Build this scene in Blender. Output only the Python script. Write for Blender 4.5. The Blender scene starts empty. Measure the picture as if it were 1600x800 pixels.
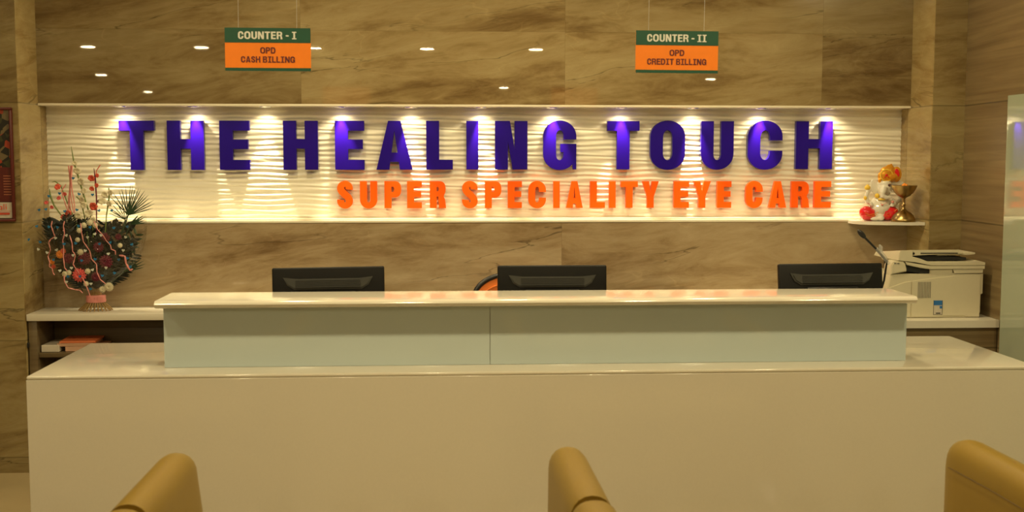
import bpy, bmesh, math, random
from mathutils import Vector, Matrix
PI = math.pi
S = bpy.context.scene
C = S.collection
random.seed(7)

# ---------------------------------------------------------------- camera, light, exposure
cam = bpy.data.objects.new('camera', bpy.data.cameras.new('camera'))
C.objects.link(cam)
cam.data.sensor_width = 36.0
cam.data.lens = 1808.26 / 1600 * 36
cam.matrix_world = Matrix(((0.998268634, 0.00426371, -0.05866476, 0),
                           (-0.0588164617, 0.08249782, -0.99485413, 0),
                           (0.000597949, 0.99658212, 0.08260576, 1.5),
                           (0, 0, 0, 1)))
cam.data.dof.use_dof = True
cam.data.dof.focus_distance = 5.8
cam.data.dof.aperture_fstop = 4.5
S.camera = cam
S.view_settings.view_transform = 'Standard'
S.view_settings.look = 'None'
S.view_settings.gamma = 1
S.view_settings.use_curve_mapping = False
S.view_settings.exposure = 0.0
world = bpy.data.worlds.new('world'); S.world = world
world.use_nodes = True
world.node_tree.nodes['Background'].inputs[0].default_value = (1.0, 0.72, 0.36, 1)
world.node_tree.nodes['Background'].inputs[1].default_value = 0.02
ROOM_LIGHT = (1.0, 0.82, 0.455)
NICHE_LIGHT = (1.0, 0.83, 0.50)
DOWN_W = 15.5
CORE_W = 38.0
SPILL_W = 1.8
CEIL = 2.75
# ceiling downlights (x, y)
DOWN = [(x, 2.95) for x in (-2.67, -1.43, -0.18, 1.04, 2.0)] + [(x, 4.75) for x in (-0.75, 0.35, 1.35)] + \
       [(x, -1.4) for x in (-3.9, -2.67, -1.43, -0.18, 1.04, 2.3)] + \
       [(-5.0, -5.7), (4.1, -6.0), (1.04, -8.3), (-5.4, -10.0)]
NICHE_X = (-1.606, -1.248, -0.893, -0.523, -0.167, 0.189, 0.554, 0.911, 1.278, 1.634, 1.996)

# ---------------------------------------------------------------- materials
def newmat(name):
    m = bpy.data.materials.new(name); m.use_nodes = True
    return m, m.node_tree, m.node_tree.nodes['Principled BSDF']

def lin(c):
    return tuple(((v / 12.92) if v <= 0.04045 else ((v + 0.055) / 1.055) ** 2.4) for v in c)

def mat(name, col, rough=0.4, metal=0.0, coat=0.0, vary=0.08, scale=30, bump=0.0, bscale=200, trans=0.0, alpha=1.0, sheen=0.0, ior=None):
    """plain surface with a little procedural variation; col is linear reflectance"""
    m, nt, p = newmat(name)
    N, L = nt.nodes, nt.links
    tc = N.new('ShaderNodeTexCoord')
    no = N.new('ShaderNodeTexNoise'); no.inputs['Scale'].default_value = scale; no.inputs['Detail'].default_value = 4
    L.new(tc.outputs['Object'], no.inputs['Vector'])
    mr = N.new('ShaderNodeMapRange')
    mr.inputs['To Min'].default_value = 1 - vary; mr.inputs['To Max'].default_value = 1 + vary
    L.new(no.outputs['Fac'], mr.inputs['Value'])
    mx = N.new('ShaderNodeVectorMath'); mx.operation = 'SCALE'
    mx.inputs[0].default_value = col
    L.new(mr.outputs['Result'], mx.inputs['Scale'])
    L.new(mx.outputs['Vector'], p.inputs['Base Color'])
    p.inputs['Roughness'].default_value = rough
    p.inputs['Metallic'].default_value = metal
    p.inputs['Coat Weight'].default_value = coat
    p.inputs['Coat Roughness'].default_value = 0.05
    p.inputs['Transmission Weight'].default_value = trans
    p.inputs['Alpha'].default_value = alpha
    if ior: p.inputs['IOR'].default_value = ior
    if bump:
        nb = N.new('ShaderNodeTexNoise'); nb.inputs['Scale'].default_value = bscale; nb.inputs['Detail'].default_value = 3
        L.new(tc.outputs['Object'], nb.inputs['Vector'])
        b = N.new('ShaderNodeBump'); b.inputs['Strength'].default_value = bump; b.inputs['Distance'].default_value = 0.002
        L.new(nb.outputs['Fac'], b.inputs['Height']); L.new(b.outputs['Normal'], p.inputs['Normal'])
    return m

def marble(name, axis, W, s0, H, z0, tone=1.0, rough=0.13, seed=0.0, joint=0.0022, streak=1.0, jdark=0.86, blue=.95):
    """polished beige-brown marble slabs: flowing bands, veins, joints every W x H"""
    m, nt, p = newmat(name)
    N, L = nt.nodes, nt.links
    geo = N.new('ShaderNodeNewGeometry')
    sp = N.new('ShaderNodeSeparateXYZ'); L.new(geo.outputs['Position'], sp.inputs[0])
    def M(op, a, b=None, c=None):
        n = N.new('ShaderNodeMath'); n.operation = op
        for i, v in enumerate((a, b, c)):
            if v is None: continue
            if isinstance(v, (int, float)): n.inputs[i].default_value = v
            else: L.new(v, n.inputs[i])
        return n.outputs[0]
    s = sp.outputs['X'] if axis == 'x' else sp.outputs['Y'] if axis == 'y' else M('ADD', sp.outputs['X'], sp.outputs['Y'])
    z = sp.outputs['Z']
    u = M('DIVIDE', M('SUBTRACT', s, s0), W); v = M('DIVIDE', M('SUBTRACT', z, z0), H)
    tu, tv = M('FLOOR', u), M('FLOOR', v)
    cid = N.new('ShaderNodeCombineXYZ'); L.new(tu, cid.inputs[0]); L.new(tv, cid.inputs[1]); cid.inputs[2].default_value = seed
    wn = N.new('ShaderNodeTexWhiteNoise'); wn.noise_dimensions = '3D'; L.new(cid.outputs[0], wn.inputs['Vector'])
    off = N.new('ShaderNodeVectorMath'); off.operation = 'SCALE'; L.new(wn.outputs['Color'], off.inputs[0]); off.inputs['Scale'].default_value = 9.0
    co = N.new('ShaderNodeCombineXYZ')
    L.new(M('MULTIPLY', s, 0.50), co.inputs[0]); L.new(M('MULTIPLY', M('ADD', z, M('MULTIPLY', s, -0.10)), 1.9), co.inputs[1]); co.inputs[2].default_value = seed
    P0 = N.new('ShaderNodeVectorMath'); P0.operation = 'ADD'; L.new(co.outputs[0], P0.inputs[0]); L.new(off.outputs[0], P0.inputs[1])
    def noise(vec, sc, det=6, ro=0.55, dist=0.0):
        n = N.new('ShaderNodeTexNoise'); n.inputs['Scale'].default_value = sc; n.inputs['Detail'].default_value = det
        n.inputs['Roughness'].default_value = ro; n.inputs['Distortion'].default_value = dist
        L.new(vec, n.inputs['Vector']); return n
    warp = noise(P0.outputs[0], 1.3, 3)
    ws = N.new('ShaderNodeVectorMath'); ws.operation = 'SCALE'; L.new(warp.outputs['Color'], ws.inputs[0]); ws.inputs['Scale'].default_value = 0.55
    P1 = N.new('ShaderNodeVectorMath'); P1.operation = 'ADD'; L.new(P0.outputs[0], P1.inputs[0]); L.new(ws.outputs[0], P1.inputs[1])
    big = noise(P1.outputs[0], 1.5, 8, 0.62, 0.4).outputs['Fac']
    st = N.new('ShaderNodeVectorMath'); st.operation = 'MULTIPLY'; L.new(P1.outputs[0], st.inputs[0]); st.inputs[1].default_value = (1.0, 2.0, 1)
    fine = noise(st.outputs[0], 2.4, 9, 0.62).outputs['Fac']
    cloud = noise(P1.outputs[0], 13.0, 7, 0.68).outputs['Fac']
    mixv = M('ADD', M('ADD', M('MULTIPLY', big, 0.46), M('MULTIPLY', fine, 0.3 * streak)), M('MULTIPLY', cloud, 0.24))
    mixv = M('ADD', M('MULTIPLY', M('SUBTRACT', mixv, 0.5), 1.35), 0.5)
    rp = N.new('ShaderNodeValToRGB'); L.new(mixv, rp.inputs[0])
    el = rp.color_ramp.elements
    t = tone
    el[0].position = 0.34; el[0].color = (0.165 * t, 0.105 * t, 0.045 * t, 1)
    el[1].position = 0.68; el[1].color = (0.46 * t, 0.37 * t, 0.215 * t, 1)
    e = el.new(0.44); e.color = (0.27 * t, 0.19 * t, 0.092 * t, 1)
    e = el.new(0.50); e.color = (0.335 * t, 0.25 * t, 0.130 * t, 1)
    e = el.new(0.57); e.color = (0.38 * t, 0.295 * t, 0.162 * t, 1)
    for e in el: e.color[2] *= blue
    # thin dark veins along a noise contour
    vn = noise(st.outputs[0], 0.9, 6, 0.55, 0.3).outputs['Fac']
    va = M('ABSOLUTE', M('SUBTRACT', vn, 0.5))
    vm = N.new('ShaderNodeMapRange'); L.new(va, vm.inputs['Value'])
    vm.inputs['From Min'].default_value = 0.0; vm.inputs['From Max'].default_value = 0.006
    vm.inputs['To Min'].default_value = 0.45; vm.inputs['To Max'].default_value = 1.0
    msk = N.new('ShaderNodeMapRange'); L.new(noise(P0.outputs[0], 2.2, 2).outputs['Fac'], msk.inputs['Value'])
    msk.inputs['From Min'].default_value = 0.46; msk.inputs['From Max'].default_value = 0.60
    vmask = M('SUBTRACT', 1, M('MULTIPLY', M('SUBTRACT', 1, vm.outputs[0]), msk.outputs[0]))
    # whiter veins
    vb = M('ABSOLUTE', M('SUBTRACT', noise(P1.outputs[0], 1.9, 3, 0.5, 0.8).outputs['Fac'], 0.43))
    vm2 = N.new('ShaderNodeMapRange'); L.new(vb, vm2.inputs['Value'])
    vm2.inputs['From Min'].default_value = 0.0; vm2.inputs['From Max'].default_value = 0.006
    vm2.inputs['To Min'].default_value = 1.13; vm2.inputs['To Max'].default_value = 1.0
    # tile tone
    tt = N.new('ShaderNodeMapRange'); L.new(wn.outputs['Value'], tt.inputs['Value'])
    tt.inputs['To Min'].default_value = 0.90; tt.inputs['To Max'].default_value = 1.10
    # joints
    fu = M('FRACT', u); du = M('MULTIPLY', M('MINIMUM', fu, M('SUBTRACT', 1, fu)), W)
    fv = M('FRACT', v); dv = M('MULTIPLY', M('MINIMUM', fv, M('SUBTRACT', 1, fv)), H)
    dj = M('MINIMUM', du, dv)
    jm = N.new('ShaderNodeMapRange'); L.new(dj, jm.inputs['Value'])
    jm.inputs['From Min'].default_value = joint * 0.4; jm.inputs['From Max'].default_value = joint
    jm.inputs['To Min'].default_value = jdark; jm.inputs['To Max'].default_value = 1.0
    f = M('MULTIPLY', M('MULTIPLY', vmask, vm2.outputs[0]), M('MULTIPLY', tt.outputs[0], jm.outputs[0]))
    mx = N.new('ShaderNodeVectorMath'); mx.operation = 'SCALE'; L.new(rp.outputs['Color'], mx.inputs[0]); L.new(f, mx.inputs['Scale'])
    L.new(mx.outputs['Vector'], p.inputs['Base Color'])
    p.inputs['Roughness'].default_value = rough
    p.inputs['Specular IOR Level'].default_value = 0.45
    return m

def travertine(name, tone=1.0, z0=1.768, H=0.564):
    """straight grained brown stone with horizontal joints"""
    m, nt, p = newmat(name)
    N, L = nt.nodes, nt.links
    geo = N.new('ShaderNodeNewGeometry')
    mp = N.new('ShaderNodeVectorMath'); mp.operation = 'MULTIPLY'; mp.inputs[1].default_value = (0.8, 0.8, 26)
    L.new(geo.outputs['Position'], mp.inputs[0])
    n = N.new('ShaderNodeTexNoise'); n.inputs['Scale'].default_value = 1.6; n.inputs['Detail'].default_value = 7; n.inputs['Distortion'].default_value = 0.5
    L.new(mp.outputs[0], n.inputs['Vector'])
    rp = N.new('ShaderNodeValToRGB'); L.new(n.outputs['Fac'], rp.inputs[0])
    el = rp.color_ramp.elements
    el[0].position = 0.3; el[0].color = (0.20 * tone, 0.135 * tone, 0.066 * tone, 1)
    el[1].position = 0.7; el[1].color = (0.33 * tone, 0.245 * tone, 0.125 * tone, 1)
    sp = N.new('ShaderNodeSeparateXYZ'); L.new(geo.outputs['Position'], sp.inputs[0])
    def M(op, a, b=None):
        q = N.new('ShaderNodeMath'); q.operation = op
        for i, v in enumerate((a, b)):
            if v is None: continue
            if isinstance(v, (int, float)): q.inputs[i].default_value = v
            else: L.new(v, q.inputs[i])
        return q.outputs[0]
    fv = M('FRACT', M('DIVIDE', M('SUBTRACT', sp.outputs['Z'], z0), H))
    dv = M('MULTIPLY', M('MINIMUM', fv, M('SUBTRACT', 1, fv)), H)
    jm = N.new('ShaderNodeMapRange'); L.new(dv, jm.inputs['Value'])
    jm.inputs['From Min'].default_value = 0.002; jm.inputs['From Max'].default_value = 0.005
    jm.inputs['To Min'].default_value = 0.45; jm.inputs['To Max'].default_value = 1.0
    mx = N.new('ShaderNodeVectorMath'); mx.operation = 'SCALE'; L.new(rp.outputs['Color'], mx.inputs[0]); L.new(jm.outputs[0], mx.inputs['Scale'])
    L.new(mx.outputs['Vector'], p.inputs['Base Color'])
    p.inputs['Roughness'].default_value = 0.3
    return m

def emis(name, col, s):
    m, nt, p = newmat(name)
    p.inputs['Base Color'].default_value = (0.8, 0.8, 0.8, 1)
    p.inputs['Emission Color'].default_value = (*col, 1); p.inputs['Emission Strength'].default_value = s
    return m

MT = {}
MT['wall_up'] = marble('marble_upper', 'x', 1.32, 0.613, 0.72, 2.142, 0.80, 0.015, 3.0, blue=.92)
MT['wall_lo'] = marble('marble_lower', 'x', 3.2, -2.6, 1.3, -0.11, 1.05, 0.03, 11.0, blue=1.12)
MT['pier'] = marble('marble_pier', 'xy', 3.9, 0.2, 0.564, 0.64, 0.80, 0.14, 5.0, blue=.85, joint=0.004, jdark=.6)
MT['reveal'] = marble('marble_reveal', 'y', 3.9, 2.0, 0.564, 0.64, 1.06, 0.16, 8.0, blue=.85, joint=0.004, jdark=.6)  # pier marble made paler for the light its side faces catch
MT['wood_stone'] = travertine('brown_grain_stone', 0.80)
MT['cab_wood'] = travertine('cabinet_wood', 0.5, -3, 50)
MT['panel'] = mat('wave_panel_white', (0.80, 0.76, 0.64), 0.32, vary=0.02)
MT['trim'] = mat('cream_trim', (0.78, 0.72, 0.58), 0.3)
MT['white_solid'] = mat('white_solid_surface', (0.66, 0.62, 0.53), 0.12, coat=0.3, vary=0.03, scale=160)
MT['white_shelf'] = mat('white_shelf', (0.72, 0.68, 0.58), 0.25, vary=0.02)
MT['bpglass'] = mat('back_painted_glass', (0.54, 0.63, 0.64), 0.05, coat=1.0, vary=0.02, scale=3)
MT['wallglass'] = mat('wall_glass', (0.36, 0.41, 0.32), 0.03, coat=1.0, vary=0.02, scale=3)
MT['purple'] = mat('violet_acrylic', (0.014, 0.0013, 0.23), 0.28, coat=0.0, vary=0.03)
MT['orange'] = mat('orange_acrylic', (1.0, 0.115, 0.001), 0.38, coat=0.1, vary=0.03)
MT['black_pl'] = mat('black_plastic', (0.012, 0.012, 0.013), 0.35, vary=0.1)
MT['black_gloss'] = mat('black_gloss', (0.004, 0.004, 0.004), 0.45)
MT['vent_grey'] = mat('vent_dark_grey', (0.07, 0.072, 0.068), 0.25)
MT['screen'] = mat('dark_screen', (0.01, 0.01, 0.012), 0.08)
MT['mesh_orange'] = mat('orange_mesh', (0.75, 0.20, 0.03), 0.6, bump=0.6, bscale=500)
MT['leather'] = mat('tan_leather', (0.25, 0.158, 0.020), 0.42, coat=0.05, vary=0.07, scale=9, bump=0.25, bscale=350)
MT['seam'] = mat('leather_seam', (0.10, 0.055, 0.01), 0.6)
MT['chrome'] = mat('steel', (0.6, 0.6, 0.6), 0.2, 1.0)
MT['sign_green'] = mat('sign_green', (0.012, 0.085, 0.05), 0.4)
MT['sign_orange'] = mat('sign_orange', (0.95, 0.24, 0.01), 0.4)
MT['sign_white'] = mat('sign_white', (0.75, 0.75, 0.70), 0.5)
MT['sign_maroon'] = mat('sign_maroon', (0.12, 0.015, 0.02), 0.5)
MT['wire'] = mat('clear_wire', (0.5, 0.5, 0.5), 0.3)
MT['print_white'] = mat('printer_plastic', (0.62, 0.57, 0.42), 0.42, vary=0.03)
MT['print_grey'] = mat('printer_recess', (0.16, 0.15, 0.13), 0.5)
MT['print_dark'] = mat('printer_slot', (0.02, 0.02, 0.02), 0.5)
MT['blue'] = mat('sticker_blue', (0.03, 0.16, 0.45), 0.4)
MT['porcelain'] = mat('porcelain', (0.78, 0.75, 0.66), 0.12, coat=0.6, vary=0.04, scale=40)
MT['red_glaze'] = mat('red_glaze', (0.70, 0.012, 0.02), 0.12, coat=0.7)
MT['gold_paint'] = mat('gold_paint', (0.80, 0.36, 0.03), 0.32, 0.45, vary=0.25, scale=90)
MT['yellow_paint'] = mat('yellow_paint', (0.85, 0.58, 0.06), 0.35)
MT['pink_skin'] = mat('pink_glaze', (0.75, 0.30, 0.25), 0.25)
MT['eye'] = mat('dark_eye', (0.05, 0.02, 0.02), 0.2)
MT['brass'] = mat('old_brass', (0.40, 0.28, 0.11), 0.28, 1.0, vary=0.3, scale=25)
MT['frame_red'] = mat('dark_red_frame', (0.10, 0.014, 0.010), 0.35)
MT['price_text'] = mat('price_text', (.45, .16, .08), .5)
MT['paper'] = mat('paper', (0.55, 0.50, 0.42), 0.7)
MT['folder_orange'] = mat('folder_orange', (0.75, 0.20, 0.07), 0.5)
MT['folder_pink'] = mat('pages_pinkish', (0.60, 0.36, 0.24), 0.6)
MT['ceiling'] = mat('ceiling_white', (0.75, 0.72, 0.66), 0.8)
MT['floor'] = mat('polished_floor', (0.50, 0.40, 0.23), 0.06, coat=0.4, vary=0.2, scale=2)
MT['far_wall'] = mat('far_wall', (0.40, 0.33, 0.24), 0.6)
MT['lamp'] = emis('lamp_lens', NICHE_LIGHT, 6.0)
MT['stem_brown'] = mat('dry_stem', (0.28, 0.17, 0.05), 0.6, vary=0.3, scale=120)
MT['ribbon_pink'] = mat('pink_ribbon', (0.72, 0.27, 0.25), 0.45, vary=0.15)
MT['leaf_dark'] = mat('dark_fern', (0.009, 0.014, 0.008), 0.5, vary=0.3, scale=60)
MT['leaf_palm'] = mat('palm_leaf', (0.025, 0.060, 0.025), 0.4, vary=0.2)
MT['leaf_dry'] = mat('brown_fern', (0.09, 0.065, 0.025), 0.6, vary=0.3)
MT['stem_green'] = mat('green_stem', (0.16, 0.22, 0.05), 0.5, vary=0.3)
MT['bloom_red'] = mat('coral_bloom', (0.65, 0.09, 0.045), 0.5, vary=0.25)
MT['bloom_pink'] = mat('pink_gerbera', (0.70, 0.11, 0.10), 0.5, vary=0.2)
MT['bloom_white'] = mat('cream_bloom', (0.66, 0.60, 0.42), 0.55, vary=0.1)
MT['bloom_maroon'] = mat('maroon_bloom', (0.14, 0.010, 0.03), 0.5, vary=0.3)
MT['bloom_orange'] = mat('orange_lily', (0.90, 0.30, 0.03), 0.5, vary=0.2)
MT['heart_blue'] = mat('blue_heart', (0.02, 0.17, 0.38), 0.3)
MT['heart_white'] = mat('white_heart', (0.60, 0.62, 0.56), 0.3)

for k_ in ('purple', 'orange', 'black_gloss', 'leather'): MT[k_].node_tree.nodes['Principled BSDF'].inputs['Specular IOR Level'].default_value = .3
def cellophane():
    m, nt, p = newmat('clear_cellophane')
    N, L = nt.nodes, nt.links
    out = N['Material Output']; N.remove(p)
    tr = N.new('ShaderNodeBsdfTransparent'); tr.inputs[0].default_value = (0.97, 0.97, 0.96, 1)
    gl = N.new('ShaderNodeBsdfGlossy'); gl.inputs['Roughness'].default_value = 0.03
    tc = N.new('ShaderNodeTexCoord')
    nb = N.new('ShaderNodeTexNoise'); nb.inputs['Scale'].default_value = 22; nb.inputs['Detail'].default_value = 3
    L.new(tc.outputs['Object'], nb.inputs['Vector'])
    b = N.new('ShaderNodeBump'); b.inputs['Strength'].default_value = 1.0; b.inputs['Distance'].default_value = 0.02
    L.new(nb.outputs['Fac'], b.inputs['Height']); L.new(b.outputs['Normal'], gl.inputs['Normal'])
    mx = N.new('ShaderNodeMixShader'); mx.inputs[0].default_value = 0.09
    L.new(tr.outputs[0], mx.inputs[1]); L.new(gl.outputs[0], mx.inputs[2]); L.new(mx.outputs[0], out.inputs[0])
    return m
MT['cello'] = cellophane()

# ---------------------------------------------------------------- mesh helpers
def obj(name, bm, m, parent=None, smooth=None, loc=None, rot=None):
    if isinstance(bm, bmesh.types.BMesh):
        me = bpy.data.meshes.new(name); bm.to_mesh(me); bm.free()
    else: me = bm
    if not me.materials: me.materials.append(MT[m] if isinstance(m, str) else m)
    if smooth is not None:
        me.polygons.foreach_set('use_smooth', [True] * len(me.polygons))
        if smooth < 180: 
            me.set_sharp_from_angle(angle=math.radians(smooth))
    o = bpy.data.objects.new(name, me); C.objects.link(o)
    if parent: o.parent = parent
    if loc: o.location = loc
    if rot: o.rotation_euler = rot
    return o
def tag(o, label, cat, group=None):
    o['label'] = label; o['category'] = cat
    if group: o['group'] = group
    return o
def thing(name, label, cat, loc=(0, 0, 0), rz=0, group=None):
    o = bpy.data.objects.new(name, None); C.objects.link(o); o.empty_display_size = 0.05
    o.location = loc; o.rotation_euler = (0, 0, rz)
    return tag(o, label, cat, group)
def struct(o):
    o['kind'] = 'structure'; return o

def bx(bm, x0, x1, y0, y1, z0, z1, bev=0.0, seg=2, mtx=None):
    r = bmesh.ops.create_cube(bm, size=1)
    vs = r['verts']
    for v in vs:
        v.co = Vector((x0 + (v.co.x + .5) * (x1 - x0), y0 + (v.co.y + .5) * (y1 - y0), z0 + (v.co.z + .5) * (z1 - z0)))
    if bev > 0:
        es = list({e for v in vs for e in v.link_edges})
        r2 = bmesh.ops.bevel(bm, geom=es, offset=bev, segments=seg, affect='EDGES', profile=0.5)
        vs = list({v for f in r2['faces'] for v in f.verts} | {v for v in vs if v.is_valid})
    if mtx: bmesh.ops.transform(bm, matrix=mtx, verts=vs)
    return bm
def box(*a, **k): return bx(bmesh.new(), *a, **k)

def prism(bm, pts, a0, a1, axis='y'):
    """extrude a 2-D outline; axis y: pts are (x,z); axis z: pts are (x,y)"""
    def P(p, a): return (p[0], a, p[1]) if axis == 'y' else (p[0], p[1], a) if axis == 'z' else (a, p[0], p[1])
    A = [bm.verts.new(P(p, a0)) for p in pts]; B = [bm.verts.new(P(p, a1)) for p in pts]
    n = len(pts)
    fs = [bm.faces.new(A), bm.faces.new(B[::-1])]
    for i in range(n):
        fs.append(bm.faces.new((A[i], B[i], B[(i + 1) % n], A[(i + 1) % n])))
    bmesh.ops.recalc_face_normals(bm, faces=fs)
    return bm

def lathe(bm, prof, seg=32, c=(0, 0, 0), sy=1.0, wob=None):
    rings = []
    for k, (r, z) in enumerate(prof):
        ring = []
        for i in range(seg):
            a = 2 * PI * i / seg
            rr = r * (wob(a, k) if wob else 1)
            ring.append(bm.verts.new((c[0] + rr * math.cos(a), c[1] + sy * rr * math.sin(a), c[2] + z)))
        rings.append(ring)
    for k in range(len(rings) - 1):
        for i in range(seg):
            j = (i + 1) % seg
            bm.faces.new((rings[k][i], rings[k][j], rings[k + 1][j], rings[k + 1][i]))
    if not wob:
        for rg, fl in ((rings[0], True), (rings[-1], False)):
            if prof[0 if fl else -1][0] > 1e-4:
                try: bm.faces.new(rg[::-1] if fl else rg)
                except ValueError: pass
    return bm

def tube(bm, pts, rad, seg=8, closed=False):
    """rad: number or list; pts: 3-D points"""
    pts = [Vector(p) for p in pts]; n = len(pts)
    rads = rad if isinstance(rad, (list, tuple)) else [rad] * n
    rings = []; up = None
    for i in range(n):
        if closed: t = pts[(i + 1) % n] - pts[i - 1]
        else: t = pts[min(i + 1, n - 1)] - pts[max(i - 1, 0)]
        t.normalize()
        if up is None:
            up = Vector((0, 0, 1)) if abs(t.z) < 0.9 else Vector((0, 1, 0))
        s = t.cross(up)
        if s.length < 1e-5: s = t.cross(Vector((1, 0, 0)))
        s.normalize(); up = s.cross(t).normalized()
        rings.append([bm.verts.new(pts[i] + rads[i] * (math.cos(2 * PI * k / seg) * s + math.sin(2 * PI * k / seg) * up)) for k in range(seg)])
    m = n if closed else n - 1
    for i in range(m):
        a, b = rings[i], rings[(i + 1) % n]
        for k in range(seg):
            bm.faces.new((a[k], a[(k + 1) % seg], b[(k + 1) % seg], b[k]))
    if not closed:
        bm.faces.new(rings[0]); bm.faces.new(rings[-1][::-1])
    return bm

def ball(bm, c, r, su=12, sv=8, rot=None):
    if not isinstance(r, (tuple, list)): r = (r, r, r)
    mt = Matrix.Translation(c) @ (rot.to_4x4() if rot else Matrix()) @ Matrix.Diagonal((*r, 1))
    bmesh.ops.create_uvsphere(bm, u_segments=su, v_segments=sv, radius=1, matrix=mt)
    return bm

# ---------------------------------------------------------------- lettering
def ring(x0, y0, x1, y1, rx, ry, n=10):
    out = []
    for cx, cy, a0 in ((x1 - rx, y1 - ry, 0), (x0 + rx, y1 - ry, 90), (x0 + rx, y0 + ry, 180), (x1 - rx, y0 + ry, 270)):
        for i in range(n + 1):
            a = math.radians(a0 + 90 * i / n)
            out.append((cx + rx * math.cos(a), cy + ry * math.sin(a)))
    return out
def halfbowl(x0, y0, x1, y1, rx, n=10):
    """right-hand half bowl from (x0,y1) to (x0,y0)"""
    ry = (y1 - y0) / 2; cy = (y0 + y1) / 2; out = [(x0, y1)]
    for i in range(2 * n + 1):
        a = math.radians(90 - 90 * i / n)
        ca, sa = math.cos(a), math.sin(a)
        out.append((x1 - rx + rx * abs(ca) ** 0.8, cy + ry * math.copysign(abs(sa) ** 0.8, sa)))
    out.append((x0, y0)); return out
def glyph(ch, w, h, t, b, serif=False):
    """outlines of a bold grotesque capital; t stem, b bar thickness"""
    if ch == 'T': return [[(0, h), (0, h - b), ((w - t) / 2, h - b), ((w - t) / 2, 0), ((w + t) / 2, 0), ((w + t) / 2, h - b), (w, h - b), (w, h)]]
    if ch == 'H':
        m0, m1 = h * .5 - b * .48, h * .5 + b * .48
        m0 += h * .03; m1 += h * .03
        return [[(0, 0), (0, h), (t, h), (t, m1), (w - t, m1), (w - t, h), (w, h), (w, 0), (w - t, 0), (w - t, m0), (t, m0), (t, 0)]]
    if ch == 'E':
        m0, m1 = h * .52 - b * .48, h * .52 + b * .48
        return [[(0, 0), (0, h), (w, h), (w, h - b), (t, h - b), (t, m1), (w * .95, m1), (w * .95, m0), (t, m0), (t, b), (w, b), (w, 0)]]
    if ch == 'L': return [[(0, 0), (0, h), (t, h), (t, b), (w, b), (w, 0)]]
    if ch == 'I':
        if serif:
            s = t * .32; q = (w - t) / 2
            return [[(0, 0), (0, b * .8), (q, b * .8), (q, h - b * .8), (0, h - b * .8), (0, h), (w, h), (w, h - b * .8), (w - q, h - b * .8), (w - q, b * .8), (w, b * .8), (w, 0)]]
        return [[(0, 0), (0, h), (w, h), (w, 0)]]
    if ch == '-': return [[(0, h * .36), (0, h * .36 + b), (w, h * .36 + b), (w, h * .36)]]
    if ch == 'A':
        e = w * .33; c = w / 2; y0 = h * .16; y1 = y0 + b * .95
        def xl(y): return t * .98 + (c - t * .98) * y / (h * .80)
        return [[(0, 0), (e, h), (w - e, h), (w, 0), (w - t * .98, 0), (w - xl(y0) , y0), (xl(y0), y0), (t * .98, 0)],
                [(xl(y1) , y1), (c, h * .80), (w - xl(y1), y1)]]
    if ch == 'N':
        return [[(0, 0), (0, h), (t * 1.15, h), (w - t, h * .42), (w - t, h), (w, h), (w, 0), (w - t * 1.15, 0), (t, h * .58), (t, 0)]]
    if ch == 'Y':
        c = w / 2; m = h * .42
        return [[(c - t / 2, 0), (c - t / 2, m), (0, h), (t * 1.0, h), (c, h * .60), (w - t * 1.0, h), (w, h), (c + t / 2, m), (c + t / 2, 0)]]
    o = h * .012
    if ch in 'OCGU':
        ry = min(w * .60, h * .33); rx = w * .5
        out = ring(0, -o, w, h + o, rx, ry); iw = w - 2 * t
        inn = ring(t, b - o, w - t, h - b + o, iw / 2, min(iw * .75, ry * .7))
        if ch == 'O': return [out, inn]
        if ch == 'C':
            g1, g0 = h * .60, h * .385
            return [[(w, g1)] + out + [(w, g0), (w - t, g0)] + inn[::-1] + [(w - t, g1)]]
        if ch == 'G':
            g1 = h * .62; bt = h * .53; n = 11
            return [[(w, g1)] + out[:3 * n] + out[3 * n:3 * n + 7] + [(w - t * .30, h * .07), (w - t * .25, 0), (w, 0), (w, bt), (w * .52, bt), (w * .52, bt - b * .85), (w - t, bt - b * .85)] + inn[::-1] + [(w - t, g1)]]
        if ch == 'U':
            n = 11
            return [[(0, h)] + out[2 * n:] + [(w, h), (w - t, h)] + inn[2 * n:][::-1] + [(t, h)]]
    if ch == 'D':
        return [[(0, 0), (0, h)] + halfbowl(w * .4, 0, w, h, w * .5)[1:-1] + [], [(t, b), (t, h - b)] + halfbowl(w * .4, b, w - t, h - b, w * .5 - t * .6)[1:-1]]
    if ch == 'P':
        m = h * .40
        return [[(0, 0), (0, h)] + halfbowl(w * .4, m, w, h, w * .42)[1:] + [(t, m), (t, 0)],
                [(t, m + b * .9), (t, h - b * .9)] + halfbowl(w * .45, m + b * .9, w - t, h - b * .9, w * .16)[1:-1]]
    if ch == 'R':
        m = h * .44
        bowl = halfbowl(w * .4, m - b * .1, w * .97, h, w * .4)[1:-1]
        cut = [p for p in bowl if p[1] > m + h * .045 or p[0] > w * .93]
        return [[(0, 0), (0, h)] + cut + [(w * .86, m - h * .03), (w * .94, m - h * .12), (w, 0), (w - t * 1.05, 0), (w - t * 1.12, m - h * .10), (w * .52, m - h * .01), (t, m - h * .01), (t, 0)],
                [(t, m + b * .80), (t, h - b * .9)] + halfbowl(w * .45, m + b * .80, w * .97 - t, h - b * .9, w * .16)[1:-1]]
    if ch == 'B':
        m = h * .53
        return [[(0, 0), (0, h)] + halfbowl(w * .4, m, w * .95, h, w * .4)[1:-1] + halfbowl(w * .4, 0, w, m, w * .4)[1:-1],
                [(t, m + b * .45), (t, h - b * .85)] + halfbowl(w * .42, m + b * .45, w * .95 - t, h - b * .85, w * .14)[1:-1],
                [(t, b * .85), (t, m - b * .45)] + halfbowl(w * .42, b * .85, w - t, m - b * .45, w * .16)[1:-1]]
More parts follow.
